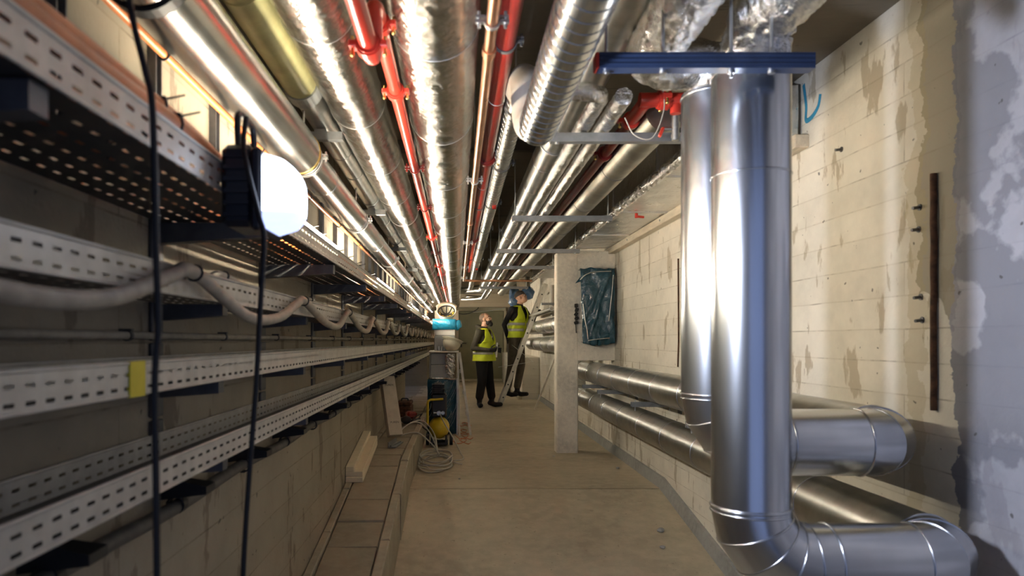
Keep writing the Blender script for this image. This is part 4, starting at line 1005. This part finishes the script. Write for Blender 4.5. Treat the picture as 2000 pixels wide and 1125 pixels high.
# ------------------------------------------------------------------ stacked boxes, platform and helmets
BY = 9.1
t = thing('wrapped_box', 'tall box wrapped in navy plastic film with silver taped edge', 'box', (-0.19, BY, 0))
b = foil_box(-0.375, -0.01, BY, BY+.5, .02, .70, .012, 4, .04); b.sm = [True]*len(b.sm); b.build('film_wrap', 'bluewrap', t)
MB().bb(-0.012, 0.008, BY-.008, BY+.03, .0, .72, .004).build('edge_tape', 'silvertape', t)
for k in range(44):  # thin pale streaks: reflections on the wrap's creases, painted as raised strips
    x, z0, L = rnd.uniform(-.37, -.05), rnd.uniform(.06, .6), rnd.uniform(.08, .24)
    dx = L*rnd.uniform(.3, .7)
    MB().tube(spline([(x, BY-.006, z0), (min(-.02, x+dx*.5+.01), BY-.012, z0+L*.5), (min(-.015, x+dx), BY-.006, min(.69, z0+L))], 5), [.001]+[rnd.uniform(.002, .006)]*9+[.001], 6, el=(1, .5)).build('film_glint', 'filmglint', t)
t = thing('duct_box', 'grey sheet-metal duct piece standing on the navy wrapped box', 'box', (-0.22, BY, .72))
MB().bb(-0.345, -0.10, BY+.04, BY+.40, .725, .89, .006).build('lower_panel', 'grey', t); MB().bb(-0.34, -0.105, BY+.045, BY+.39, .892, 1.035, .006).build('upper_panel', 'grey', t)
b = MB(); foil_tube(b, [(-.095, BY+.0, .72), (-.085, BY-.01, .83), (-.09, BY+.0, 1.03)], [.03]*4+[.045]*6+[.055]*30, .022, 24, .012, 30, 12, True); tag(b.build('foil_bundle', 'silvertape'), 'crumpled silver foil sleeve hanging beside the grey duct piece', 'foil')
# stepladder carrying the platform
t = thing('step_ladder', 'aluminium trestle stepladder with platform carrying the upper box', 'ladder', (-0.15, BY, 0))
MB().bb(-0.36, 0.02, BY-.08, BY+.5, 1.048, 1.068, .004).build('platform', 'ladder', t)
MB().bar((0.03, BY+.02, 1.04), (0.17, BY-.02, 0), .03, .05, (0, 1, 0)).build('ladder_leg', 'ladder', t)
MB().bar((0.03, BY+.45, 1.04), (0.17, BY+.62, 0), .03, .05, (0, 1, 0)).build('ladder_leg', 'ladder', t)
MB().bar((0.005, BY-.03, 1.04), (0.03, BY-.03, 0.0), .022, .04, (0, 1, 0)).build('ladder_leg', 'ladder', t)
MB().bar((-0.36, BY+.52, 1.04), (-0.38, BY+.56, 0.0), .022, .04, (0, 1, 0)).build('ladder_leg', 'ladder', t)
for k in range(3): MB().bar((0.045+.038*k, BY+.03, .80-.27*k), (0.045+.038*k, BY+.5, .80-.27*k), .03, .025).build('rung', 'ladder', t)
t = thing('duct_box', 'upper grey duct box with white label band and bright blue film', 'box', (-.17, BY, 1.07))
MB().bb(-0.295, -0.03, BY+.08, BY+.4, 1.07, 1.265, .006).build('box_body', 'grey', t)
MB().bb(-0.297, -0.028, BY+.078, BY+.402, 1.265, 1.345, .004).build('white_band', 'whitepaper', t)
b = foil_box(-0.315, -0.015, BY+.06, BY+.42, 1.34, 1.475, .012, 14, .03); b.sm = [True]*len(b.sm); b.build('blue_film', 'film', t)
b = MB(); b.ball((.01, BY+.12, 1.40), (.05, .06, .07), 12, 8); 
b.v = [(p[0]+.02*noise.noise(V(p)*22), p[1], p[2]+.02*noise.noise(V(p)*22+V((9, 0, 0)))) for p in b.v]; b.build('film_bunch', 'film', t)
tag(MB().bb(-.30, .02, BY+.43, BY+.47, 1.07, 1.60, .004).build('backing_board', 'foamface'), 'pale board standing upright behind the upper duct box', 'board')
# helmets
def helmet(label, c, R, up):
    t = thing('safety_helmet', label, 'helmet', c); Rm_ = R; c = V(c)
    b = MB(); n, m_ = 10, 24
    for i in range(n+1):
        a = PI/2*i/n
        for j in range(m_):
            th = 2*PI*j/m_; b.v.append(c+R @ V((.115*math.sin(a)*math.cos(th) if i else 0, .14*math.sin(a)*math.sin(th) if i else 0, .13*math.cos(a))))
    for i in range(n):
        for j in range(m_): a0 = i*m_+j; a1 = i*m_+(j+1) % m_; b.f.append((a0, a0+m_, a1+m_, a1)); b.sm.append(True)
    base = len(b.v)
    for j in range(m_): th = 2*PI*j/m_; k = 1.12+(.28 if math.sin(th) < -.3 else 0); b.v.append(c+R @ V((.115*k*math.cos(th), .14*k*math.sin(th), -.012)))
    for j in range(m_): b.f.append((n*m_+j, base+j, base+(j+1) % m_, n*m_+(j+1) % m_)); b.sm.append(True)
    o = b.build('shell', 'helmet', t); md = o.modifiers.new('thick', 'SOLIDIFY'); md.thickness = .004
    b = MB()
    for k in range(4): th = PI*k/4; b.tube([c+R @ V((.10*math.cos(th), .12*math.sin(th), .0)), c+R @ V((.06*math.cos(th), .07*math.sin(th), .05)), c+R @ V((-.06*math.cos(th), -.07*math.sin(th), .05)), c+R @ V((-.10*math.cos(th), -.12*math.sin(th), 0))], .008, 6)
    b.build('harness_strap', 'helmetin', t)
    b = MB(); b.tube([c+R @ V((.107*math.cos(2*PI*k/20), .13*math.sin(2*PI*k/20), .004)) for k in range(20)], .009, 6, closed=True); b.build('head_band', 'helmetin', t)
    b = MB(); b.tube([c+R @ V((.095*math.cos(PI*k/10), .112*math.sin(PI*k/10), .02)) for k in range(11)], .016, 6); b.build('sweat_band', 'yellow', t)
helmet('upturned helmet showing yellow sweatband on the blue filmed box', (-.14, BY+.16, 1.578), Matrix.Rotation(math.radians(217), 3, 'X'), 0)
helmet('cream safety helmet lying on the stepladder platform', (-.065, BY-.0, 1.185), Matrix.Rotation(math.radians(195), 3, 'Y') @ Matrix.Rotation(.2, 3, 'X'), 0)
for k in range(2):
    b = MB(); x = -.235+.036*k; b.tube([(x, BY-.03, 1.069), (x, BY-.03, 1.125)], .015, 12); b.ring((x, BY-.03, 1.118), (0, 0, 1), .015, .003, 14, 5)
    tag(b.build('tin_can', 'rod'), ('left' if k == 0 else 'right')+' one of two small metal tins on the platform', 'tin')

# ------------------------------------------------------------------ leaning ladder and prop on the right
t = thing('ladder', 'aluminium ladder leaning to the right wall beside climbing worker', 'ladder', (0.78, 13.2, 0))
A0, A1 = V((0.775, 13.05, 0)), V((1.615, 13.05, 2.23))
for dy in (0, .36): MB().bar(A0+V((0, dy, 0)), A1+V((0, dy, 0)), .028, .075, (1, 0, -.38), .004).build('stile', 'ladder', t)
for k in range(9):
    p = A0.lerp(A1, .105*(k+.7)); MB().bar(p, p+V((0, .36, 0)), .03, .03).build('rung', 'ladder', t)
b = MB()
for k in range(9): p = A0.lerp(A1, .105*(k+.7)); b.tube([p+V((0, -.0165, 0)), p+V((0, -.0135, 0))], .014, 10)
b.build('rung_holes', 'helmetin', t)
tag(MB().bar((1.335, 12.35, 0.002), (1.72-.06, 12.1, .93), .03, .045, (0, 1, 0), .003).build('metal_prop', 'ladder'), 'slim metal bar propped against the wall behind partition', 'bar')

# far wall details on the right
t = thing('valve_pipes', 'pair of small pale pipes with round valves above the far foil ducts', 'pipe', (1.5, 11, H+.45))
for k, x in enumerate((1.36, 1.47)):
    o = MB().tube([(x, 10.3, H+.46), (x, 14.5, H+.46)], .024, 14).build('small_pipe', 'pvc', t); MB().tube([(x, 10.3, H+.46), (x, 10.33, H+.46)], .036, 16).build('valve_wheel', 'rod', t); MB().tube([(x, 10.29, H+.46), (x, 10.30, H+.46)], .022, 16).build('valve_face', 'pvc', t)
t = thing('riser_pipes', 'upright pale pipes on right wall behind the partition', 'pipe', (1.64, 11.5, H+.5))
for y in (11.2, 11.8, 12.4): MB().tube([(1.645, y, H+.42), (1.645, y, H+.96)], .03, 14).build('riser', 'pvc', t)
t = thing('shelf_rail', 'flat grey rail on right wall under small valve pipes', 'rail', (1.5, 12, H+.62)); MB().bb(1.34, XR, 11.4, 11.45, H+.565, H+.60, .003).build('rail_bar', 'strut', t)
def bag(label, c, r, seed):
    t = thing('wrapped_pipe', label, 'pipe', c); b = MB(); b.ball(c, r, 26, 18)
    b.v = [tuple(V(p)+V((noise.noise(V(p)*11+V((seed, 0, 0))), noise.noise(V(p)*11+V((0, seed, 0))), noise.noise(V(p)*11+V((0, 0, seed)))))*.045) for p in b.v]
    b.build('plastic_sheet', 'bluewrap2', t); MB().tube([(c[0], c[1], c[2]), (c[0], c[1], ZC-.002)], .05, 16).build('pipe_stub', 'dull', t)
M['bluewrap2'] = plastic('pale blue sheeting', (0.06, 0.13, 0.26))
bag('blue plastic sheet bunched left of the climbing worker head', (1.15, 14.4, H+.84), (.11, .12, .24), 1); bag('blue plastic sheet bunched right of the climbing worker head', (1.43, 14.5, H+.97), (.14, .12, .13), 7)
for x0, x1, z0, z1 in ((1.05, 1.66, .0, .0),): pass
tag(MB().bb(1.32, XR-.001, 14.6, 21.1, -.02, .86, .01).build('plinth', 'wall_r'), 'concrete plinth along the far right wall', 'plinth')
tag(MB().bb(1.23, 1.319, 14.55, 15.4, -.01, .16, .02).build('white_curb', 'doorframe'), 'white painted curb block at the plinth foot', 'curb')
tag(MB().tube(spline([(-.2, 20.1, 2.132), (-.1, 20.2, 2.06), (.1, 20.26, 1.95), (.35, 20.26, 1.97), (.55, 20.2, 2.07), (.6, 20.1, 2.132)], 8), .012, 8).build('loose_cable', 'rubber'), 'dark cable sagging across the top of the far door', 'cable')
tag(MB().tube(spline([(.46, 21.08, H+.83), (.9, 21.08, H+.87), (1.42, 21.08, H+.955)], 6), .011, 8).build('white_cable', 'whitepaper'), 'thin white cable slanting across the door lintel at the tunnel end', 'cable')

# ------------------------------------------------------------------ people
def remesh(mb, voxel, smooth=4, fac=.5):
    me = bpy.data.meshes.new('tmp'); me.from_pydata(mb.v, [], mb.f)
    bm = bmesh.new(); bm.from_mesh(me); bmesh.ops.recalc_face_normals(bm, faces=bm.faces[:]); bm.to_mesh(me); bm.free()
    o = bpy.data.objects.new('tmp', me); COL.objects.link(o)
    a = o.modifiers.new('r', 'REMESH'); a.mode = 'VOXEL'; a.voxel_size = voxel
    s = o.modifiers.new('s', 'SMOOTH'); s.iterations = smooth; s.factor = fac
    dg = bpy.context.evaluated_depsgraph_get(); out = bpy.data.meshes.new_from_object(o.evaluated_get(dg)); bpy.data.objects.remove(o); return out
def link_mesh(me, name, mats, parent):
    off = root_loc(parent); me.transform(Matrix.Translation(-off)); me.name = name
    me.materials.clear()
    for m in mats: me.materials.append(M[m])
    me.polygons.foreach_set('use_smooth', [True]*len(me.polygons))
    o = bpy.data.objects.new(name, me); COL.objects.link(o); o.parent = parent; return o
def cap(mb, p0, p1, r0, r1, seg=14):
    """tapered limb with round ends"""
    p0, p1 = V(p0), V(p1); n = 6; P = []; R = []
    for i in range(n+1): P.append(p0.lerp(p1, i/n)); R.append(r0+(r1-r0)*i/n)
    mb.tube(P, R, seg, True); mb.ball(p0, r0, 12, 8); mb.ball(p1, r1, 12, 8)
def make_hand(wrist, fd, pn, name, parent, mat, curl=1.0, scale=1.0, side=1):
    """palm and five unequal curled fingers; fd fingers' direction, pn the way the palm faces"""
    w_, f, p = V(wrist), V(fd).normalized(), V(pn); p = (p-f*p.dot(f)).normalized(); s = f.cross(p)*side
    mb = MB(); k = scale
    for u in (-.028, -.009, .010, .029): cap(mb, w_+s*u*.6*k, w_+f*.088*k+s*u*k, .018*k, .015*k, 10)
    for u, L, spread in ((-.031, .068, -.10), (-.0105, .082, -.03), (.0105, .088, .03), (.032, .080, .11)):
        a = w_+f*.085*k+s*u*k; d = (f+s*spread).normalized(); ang = .25*curl
        for q, (l, r) in enumerate(((.45, .0095), (.32, .0088), (.23, .0080))):
            d2 = (d*math.cos(ang)+p*math.sin(ang)).normalized(); b = a+d2*L*l*k; cap(mb, a, b, r*k, r*.93*k, 9); a = b; ang += .75*curl
    a = w_+f*.025*k+s*.030*k
    for d, L, r in (((s*.8+f*.55+p*.3), .045, .013), ((s*.25+f*.85+p*.55), .034, .0105), ((f*.8+p*.8-s*.15), .026, .009)):
        d = d.normalized(); b = a+d*L*k; cap(mb, a, b, r*k, r*.92*k, 9); a = b
    return link_mesh(remesh(mb, .0042, 2, .4), name, [mat], parent)
def person(label, base, J, F, cfg):
    """J: joints in (forward, right, up) relative to base; F: facing direction"""
    F = V(F).normalized(); Rr = V((F.y, -F.x, 0)); base = V(base)
    def W(p): return base+F*p[0]+Rr*p[1]+V((0, 0, p[2]))
    t = thing('person', label, 'person', base)
    mb = MB(); bones = []
    def limb(a, b, r0, r1, tg, cut=None): cap(mb, W(a), W(b), r0, r1); bones.append((W(a), W(b), r0, r1, tg))
    top, leg, sk = cfg['top'], cfg['leg'], cfg['skin']; G = cfg.get('girth', 1.0); LG = cfg.get('legs', 1.0)
    pl, ch, nk = J['pelvis'], J['chest'], J['neck']
    for s in (-1, 1):
        o = lambda p, d, f=0, z=0: (p[0]+f, p[1]+s*d, p[2]+z)
        limb(o(pl, .075, 0, .02), o(pl, .07, .01, .16), .105*G, .10*G, 'top'); limb(o(pl, .07, .01, .16), o(ch, .08), .10*G, .115*G, 'top'); limb(o(ch, .08), o(ch, .09, -.01, .10), .112*G, .085, 'top')
    limb((pl[0], pl[1], pl[2]-.02), (pl[0], pl[1], pl[2]+.03), .12, .115, 'leg')
    for sd in ('r', 'l'):
        q = 1 if sd == 'r' else -1
        sh, el_, wr, hp, kn, an, toe = (J[sd+x] for x in ('sh', 'el', 'wr', 'hip', 'kn', 'an', 'toe'))
        limb((ch[0], ch[1]+q*.08, ch[2]+.11), sh, .075, .066, 'top'); limb(sh, el_, .062, .049, 'top'); limb(el_, wr, .047, .034, 'top')
        limb((pl[0], pl[1]+q*.07, pl[2]), hp, .115*LG, .10*LG, 'leg'); limb(hp, kn, .098*LG, .070*LG, 'leg'); limb(kn, (an[0], an[1], an[2]+.10), .070*LG, .062*LG, 'leg'); limb((an[0], an[1], an[2]+.10), an, .056, .048, 'boot')
        an2 = (an[0], an[1], an[2]-.035); 
        d = V(toe)-V(an); limb(tuple(V(an2)-d*.18), tuple(V(an2)+d*.4), .046, .046, 'boot'); limb(tuple(V(an2)+d*.4), (toe[0], toe[1], an2[2]-.008), .046, .038, 'boot')
    hc = V(J['head']); limb(nk, (hc.x*.6+nk[0]*.4, hc.y*.6+nk[1]*.4, hc.z-.06), .062, .055, 'skin'); limb((ch[0], 0+ch[1], ch[2]+.10), nk, .085, .07, 'top')
    # head in its own frame: x forward, y left, z up
    HF = V(J['look']); HFw = (F*HF.x+Rr*HF.y+V((0, 0, HF.z))).normalized(); HY = V((0, 0, 1)).cross(HFw).normalized(); HZ = HFw.cross(HY)
    HM = Matrix((HFw, HY, HZ)).transposed(); HC = W(hc)
    def Hd(p): return HC+HM @ V(p)
    def hb(c, r): mb.ball(Hd(c), r, 18, 12, HM); bones.append((Hd(c), Hd(c)+V((0, 0, .001)), max(r)*.9, max(r)*.9, 'skin'))
    hb((-.012, 0, .035), (.098, .078, .088)); hb((.022, 0, -.035), (.070, .062, .085)); hb((.055, 0, -.085), (.034, .040, .028))
    hb((.092, 0, -.012), (.020, .014, .026)); hb((.100, 0, -.024), (.016, .016, .012)); hb((.078, 0, .030), (.018, .052, .012)); hb((.078, 0, -.058), (.018, .026, .010))
    for s in (-1, 1): hb((-.006, s*.078, -.010), (.024, .012, .034)); hb((.064, s*.038, -.022), (.025, .022, .022))
    me = remesh(mb, .009, 5, .5); names = [cfg['skin'], cfg['top'], cfg['leg'], cfg['boot']]; ix = {'skin': 0, 'top': 1, 'leg': 2, 'boot': 3}
    body = None
    idx = []
    for p in me.polygons:
        c = p.center; best = 9; tg = 'top'
        for a, b, r0, r1, g in bones:
            ab = b-a; u = max(0, min(1, (c-a).dot(ab)/max(1e-9, ab.length_squared))); dd = (c-a-ab*u).length-(r0+(r1-r0)*u)
            if dd < best: best = dd; tg = g
        if tg == 'top' and c.z < base.z+J['waist']-.02 and (c-W(pl)).xy.length < .22: tg = 'leg'
        idx.append(ix[tg])
    me.polygons.foreach_set('material_index', idx)
    off = root_loc(t); me.transform(Matrix.Translation(-off)); me.name = 'body'
    mi = list(idx); me.materials.clear()
    for m in names: me.materials.append(M[m])
    me.polygons.foreach_set('material_index', mi); me.polygons.foreach_set('use_smooth', [True]*len(me.polygons))
    body = bpy.data.objects.new('body', me); COL.objects.link(body); body.parent = t
    b = MB()
    for s in (-1, 1): b.ball(Hd((.082, s*.032, .006)), .0085, 10, 8)
    b.build('eyes', 'eye', t)
    b = MB()
    for s in (-1, 1): b.ball(Hd((.0885, s*.032, .007)), .0048, 8, 6)
    for s in (-1, 1): b.tube([Hd((.088, s*.014, .026)), Hd((.092, s*.034, .032)), Hd((.078, s*.054, .024))], .005, 6)
    b.build('brows', 'beard', t)
    b = MB(); b.ball(Hd((.093, 0, -.058)), (.008, .023, .006), 10, 6, HM); b.build('lips', 'lip', t)
    # waistcoat: shell lofted round the torso
    b = MB(); m_ = 120; zs = [J['waist']-.10, J['waist']-.03, J['waist']+.06, J['waist']+.16, J['waist']+.27, ch[2]-.04, ch[2]+.06, ch[2]+.12, nk[2]-.035, nk[2]-.005]
    prof = [(.165, .205), (.158, .197), (.150, .188), (.148, .190), (.150, .202), (.150, .208), (.140, .205), (.125, .195), (.100, .150), (.080, .110)]
    n = len(zs); sub = 10; rows = []
    for i in range(n-1):
        for k in range(sub):
            u = k/sub; rows.append((zs[i]+(zs[i+1]-zs[i])*u, prof[i][0]+(prof[i+1][0]-prof[i][0])*u, prof[i][1]+(prof[i+1][1]-prof[i][1])*u))
    rows.append((zs[-1],)+prof[-1]); rows = [(z, a*(1+(G-1)*min(1, max(0, (nk[2]-z)*5))), c_*(1+(G-1)*min(1, max(0, (nk[2]-z)*5)))) for z, a, c_ in rows]; zb, zt = pl[2], ch[2]
    def ctr(z):
        u = max(0, min(1.2, (z-pl[2])/(ch[2]-pl[2]))); return pl[0]+(ch[0]-pl[0])*u, pl[1]+(ch[1]-pl[1])*u
    def shell(z, rf, rr, th, ex=0):
        cx_, cy_ = ctr(z); wr = 1+.02*math.sin(th*7+z*21)*(1 if z < ch[2] else .2); c_, s_ = math.cos(th), math.sin(th); e = 2.4
        k = (abs(c_)**e+abs(s_)**e)**(-1/e)
        return W((cx_+(rf+ex)*c_*k*wr, cy_+(rr+ex)*s_*k*wr, z))
    for z, rf, rr in rows:
        for j in range(m_): b.v.append(shell(z, rf, rr, 2*PI*j/m_))
    zv = J['waist']+.22; za = ch[2]-.06
    for i in range(len(rows)-1):
        z = (rows[i][0]+rows[i+1][0])/2
        for j in range(m_):
            th = (2*PI*(j+.5)/m_+PI) % (2*PI)-PI
            if z > zv and abs(th) < .03+.50*((z-zv)/(nk[2]-zv)): continue
            if z > za and abs(abs(th)-PI/2) < .56*math.sqrt(min(1, max(0, (z-za)/.10))) and z < nk[2]-.03: continue
            b.f.append((i*m_+j, i*m_+(j+1) % m_, (i+1)*m_+(j+1) % m_, (i+1)*m_+j)); b.sm.append(True)
    o = b.build('safety_vest', 'vest', t); sm_ = o.modifiers.new('ease', 'SMOOTH'); sm_.iterations = 8; s_ = o.modifiers.new('thick', 'SOLIDIFY'); s_.thickness = .008; s_.offset = 1
    for z0 in cfg['bands']:
        q = MB(); hts = (J['waist']+z0, J['waist']+z0+.05)
        for z in hts:
            i = max(k for k in range(len(rows)) if rows[k][0] <= z); u = (z-rows[i][0])/(rows[i+1][0]-rows[i][0]); rf = rows[i][1]+(rows[i+1][1]-rows[i][1])*u; rr = rows[i][2]+(rows[i+1][2]-rows[i][2])*u
            for j in range(m_+1): q.v.append(shell(z, rf, rr, .13+(2*PI-.26)*j/m_, .011))
        for j in range(m_): q.f.append((j, j+1, m_+1+j+1, m_+1+j)); q.sm.append(True)
        o2 = q.build('reflective_band', 'band', o); s2 = o2.modifiers.new('thick', 'SOLIDIFY'); s2.thickness = .003
    return t, W, Hd, HM, Rr
M['lip'] = pm('lips', (0.30, 0.12, 0.09), 0.5)
# worker one, standing in profile
bx, by = 0.485, 12.95
J1 = dict(pelvis=(0, 0, .90), chest=(.01, 0, 1.20), neck=(.0, 0, 1.42), head=(.035, 0, 1.58), look=(.92, -.02, .30), waist=.93,
          rsh=(-.01, .21, 1.345), rel=(-.085, .295, 1.06), rwr=(.17, .20, 1.03), lsh=(-.01, -.195, 1.345), lel=(-.02, -.24, 1.07), lwr=(.20, -.02, 1.04),
          rhip=(0, .10, .84), rkn=(.01, .115, .47), ran=(-.035, .125, .095), rtoe=(.06, .27, .05), lhip=(0, -.10, .84), lkn=(.06, -.10, .47), lan=(.10, -.11, .095), ltoe=(.29, -.09, .05))
F1 = (.90, -.43, 0)
t, W, Hd, HM, Rr = person('bearded standing worker in yellow vest, olive hoodie and black trousers looking up', (bx, by, 0), J1, F1, dict(top='hoodie', leg='blackcloth', skin='skin', boot='boot', bands=[.02], girth=1.16, legs=1.2))
b = MB(); b.ball(Hd((.034, 0, -.072)), (.062, .066, .050), 22, 14, HM); b.ball(Hd((.062, 0, -.105)), (.042, .042, .050), 18, 12, HM); b.ball(Hd((.020, 0, -.045)), (.030, .0675, .05), 18, 12, HM); b.ball(Hd((.086, 0, -.048)), (.014, .028, .0085), 12, 8, HM)
link_mesh(remesh(b, .006, 2), 'beard', ['beard'], t)
b = MB(); b.ball(Hd((-.022, 0, .038)), (.093, .0805, .0885), 22, 14, HM); b.v = b.v
link_mesh(remesh(b, .008, 1), 'cropped_hair', ['stubble'], t)
b = MB(); P = []
for k in range(14):
    th = 2*PI*k/14; P.append(W((-.045+.085*math.cos(th), .105*math.sin(th), 1.43-.03*math.cos(th))))
b.tube(P, .033, 10, closed=True); b.ball(W((-.10, 0, 1.41)), (.06, .06, .07), 12, 8); link_mesh(remesh(b, .010, 3), 'hood', ['hoodie'], t)
fw = V(F1).normalized()
make_hand(W((.18, .195, 1.03)), fw*.88+Rr*-.55, V((0, 0, 1))*.5-Rr*.8, 'glove', t, 'glove', 1.1, 1.08, 1)
make_hand(W((.21, -.015, 1.04)), fw*.98+Rr*.12+V((0, 0, -.15)), Rr*.9, 'glove', t, 'glove', 1.0, 1.08, -1)
b = MB(); b.tube([W((.155, .0, 1.28)), W((.165, .006, 1.05))], .006, 6); b.tube([W((.15, .05, 1.28)), W((.16, .055, 1.12))], .005, 6); b.build('draw_cord', 'whitepaper', t)
b = MB(); b.tube([W((.285, .06, 1.16)), W((.262, .055, .90))], .014, 12); tag(b.build('white_tube', 'whitepaper'), 'short white tube held by the bearded worker', 'tube')

# worker two, on the ladder
J2 = dict(pelvis=(0, 0, 1.30), chest=(.05, 0, 1.62), neck=(.075, 0, 1.85), head=(.115, .0, 2.00), look=(.86, -.1, .42), waist=1.35,
          rsh=(.03, .20, 1.775), rel=(-.11, .25, 1.49), rwr=(-.07, .19, 1.25), lsh=(.06, -.20, 1.775), lel=(.20, -.26, 1.55), lwr=(.34, -.12, 1.66),
          rhip=(-.0, .10, 1.24), rkn=(-.03, .12, .73), ran=(-.10, .13, .245), rtoe=(.10, .16, .20), lhip=(0, -.10, 1.24), lkn=(.06, -.085, .74), lan=(-.01, -.06, .245), ltoe=(.20, -.05, .20))
F2 = (.82, -.57, 0)
t, W, Hd, HM, Rr = person('worker on the ladder in yellow vest, black jumper and dark cap looking up', (1.105, 13.45, 0), J2, F2, dict(top='blackcloth', leg='trousers', skin='skin', boot='boot', bands=[.02, .13], girth=1.08, legs=1.12))
b = MB(); n, m_ = 8, 22
for i in range(n+1):
    a = PI*.53*i/n
    for j in range(m_): th = 2*PI*j/m_; b.v.append(Hd((-.016+.104*math.sin(a)*math.cos(th), .084*math.sin(a)*math.sin(th), .045+.092*math.cos(a))))
for i in range(n):
    for j in range(m_): b.f.append((i*m_+j, (i+1)*m_+j, (i+1)*m_+(j+1) % m_, i*m_+(j+1) % m_)); b.sm.append(True)
o = b.build('knit_cap', 'cap', t); s_ = o.modifiers.new('thick', 'SOLIDIFY'); s_.thickness = .006; s_.offset = 1
make_hand(W((-.07, .19, 1.25)), V((.3, 0, -1)), Rr*-.9, 'glove', t, 'glove', 1.0, 1.08, 1)
make_hand(W((.34, -.12, 1.66)), V((.5, 0, .9)), V(F2)*.8-Rr*.2, 'glove', t, 'glove', 1.2, 1.05, -1)
hx = W((-.04, .19, 1.16))
t = thing('folding_rule', 'folded white measuring rule held by the worker on the ladder', 'ruler', hx)
q1 = V((1.375, 13.0, H-.385)); q2 = V((0.74, 12.9, H-.48))
for a, c in ((hx, q1), (q1, q2)): MB().bar(a, c, .006, .018, (0, 1, 0), .0015).build('rule_segment', 'whitepaper', t)

# ------------------------------------------------------------------ crumbs on the floor
for k, (x, y, r, lab) in enumerate(((1.50, 6.7, .018, 'grey crumb by the right wall below the wall pipes'), (1.42, 5.0, .026, 'dark lump of mortar on the floor near the tall ducts'), (1.36, 4.75, .02, 'small dark lump on the floor closest to the tall ducts'), (1.0, 7.4, .014, 'small crumb in front of the partition leg'), (.02, 6.2, .010, 'tiny stone on the floor by the hose coil'))):
    b = MB(); b.ball((x, y, fz(y)+r*.5), (r, r*.8, r*.6), 8, 6, None, False); b.v = [tuple(V(p)+V((1, 1, .4))*.3*r*noise.noise(V(p)*60)) for p in b.v]; tag(b.build('crumb', 'mortar'), lab, 'debris')
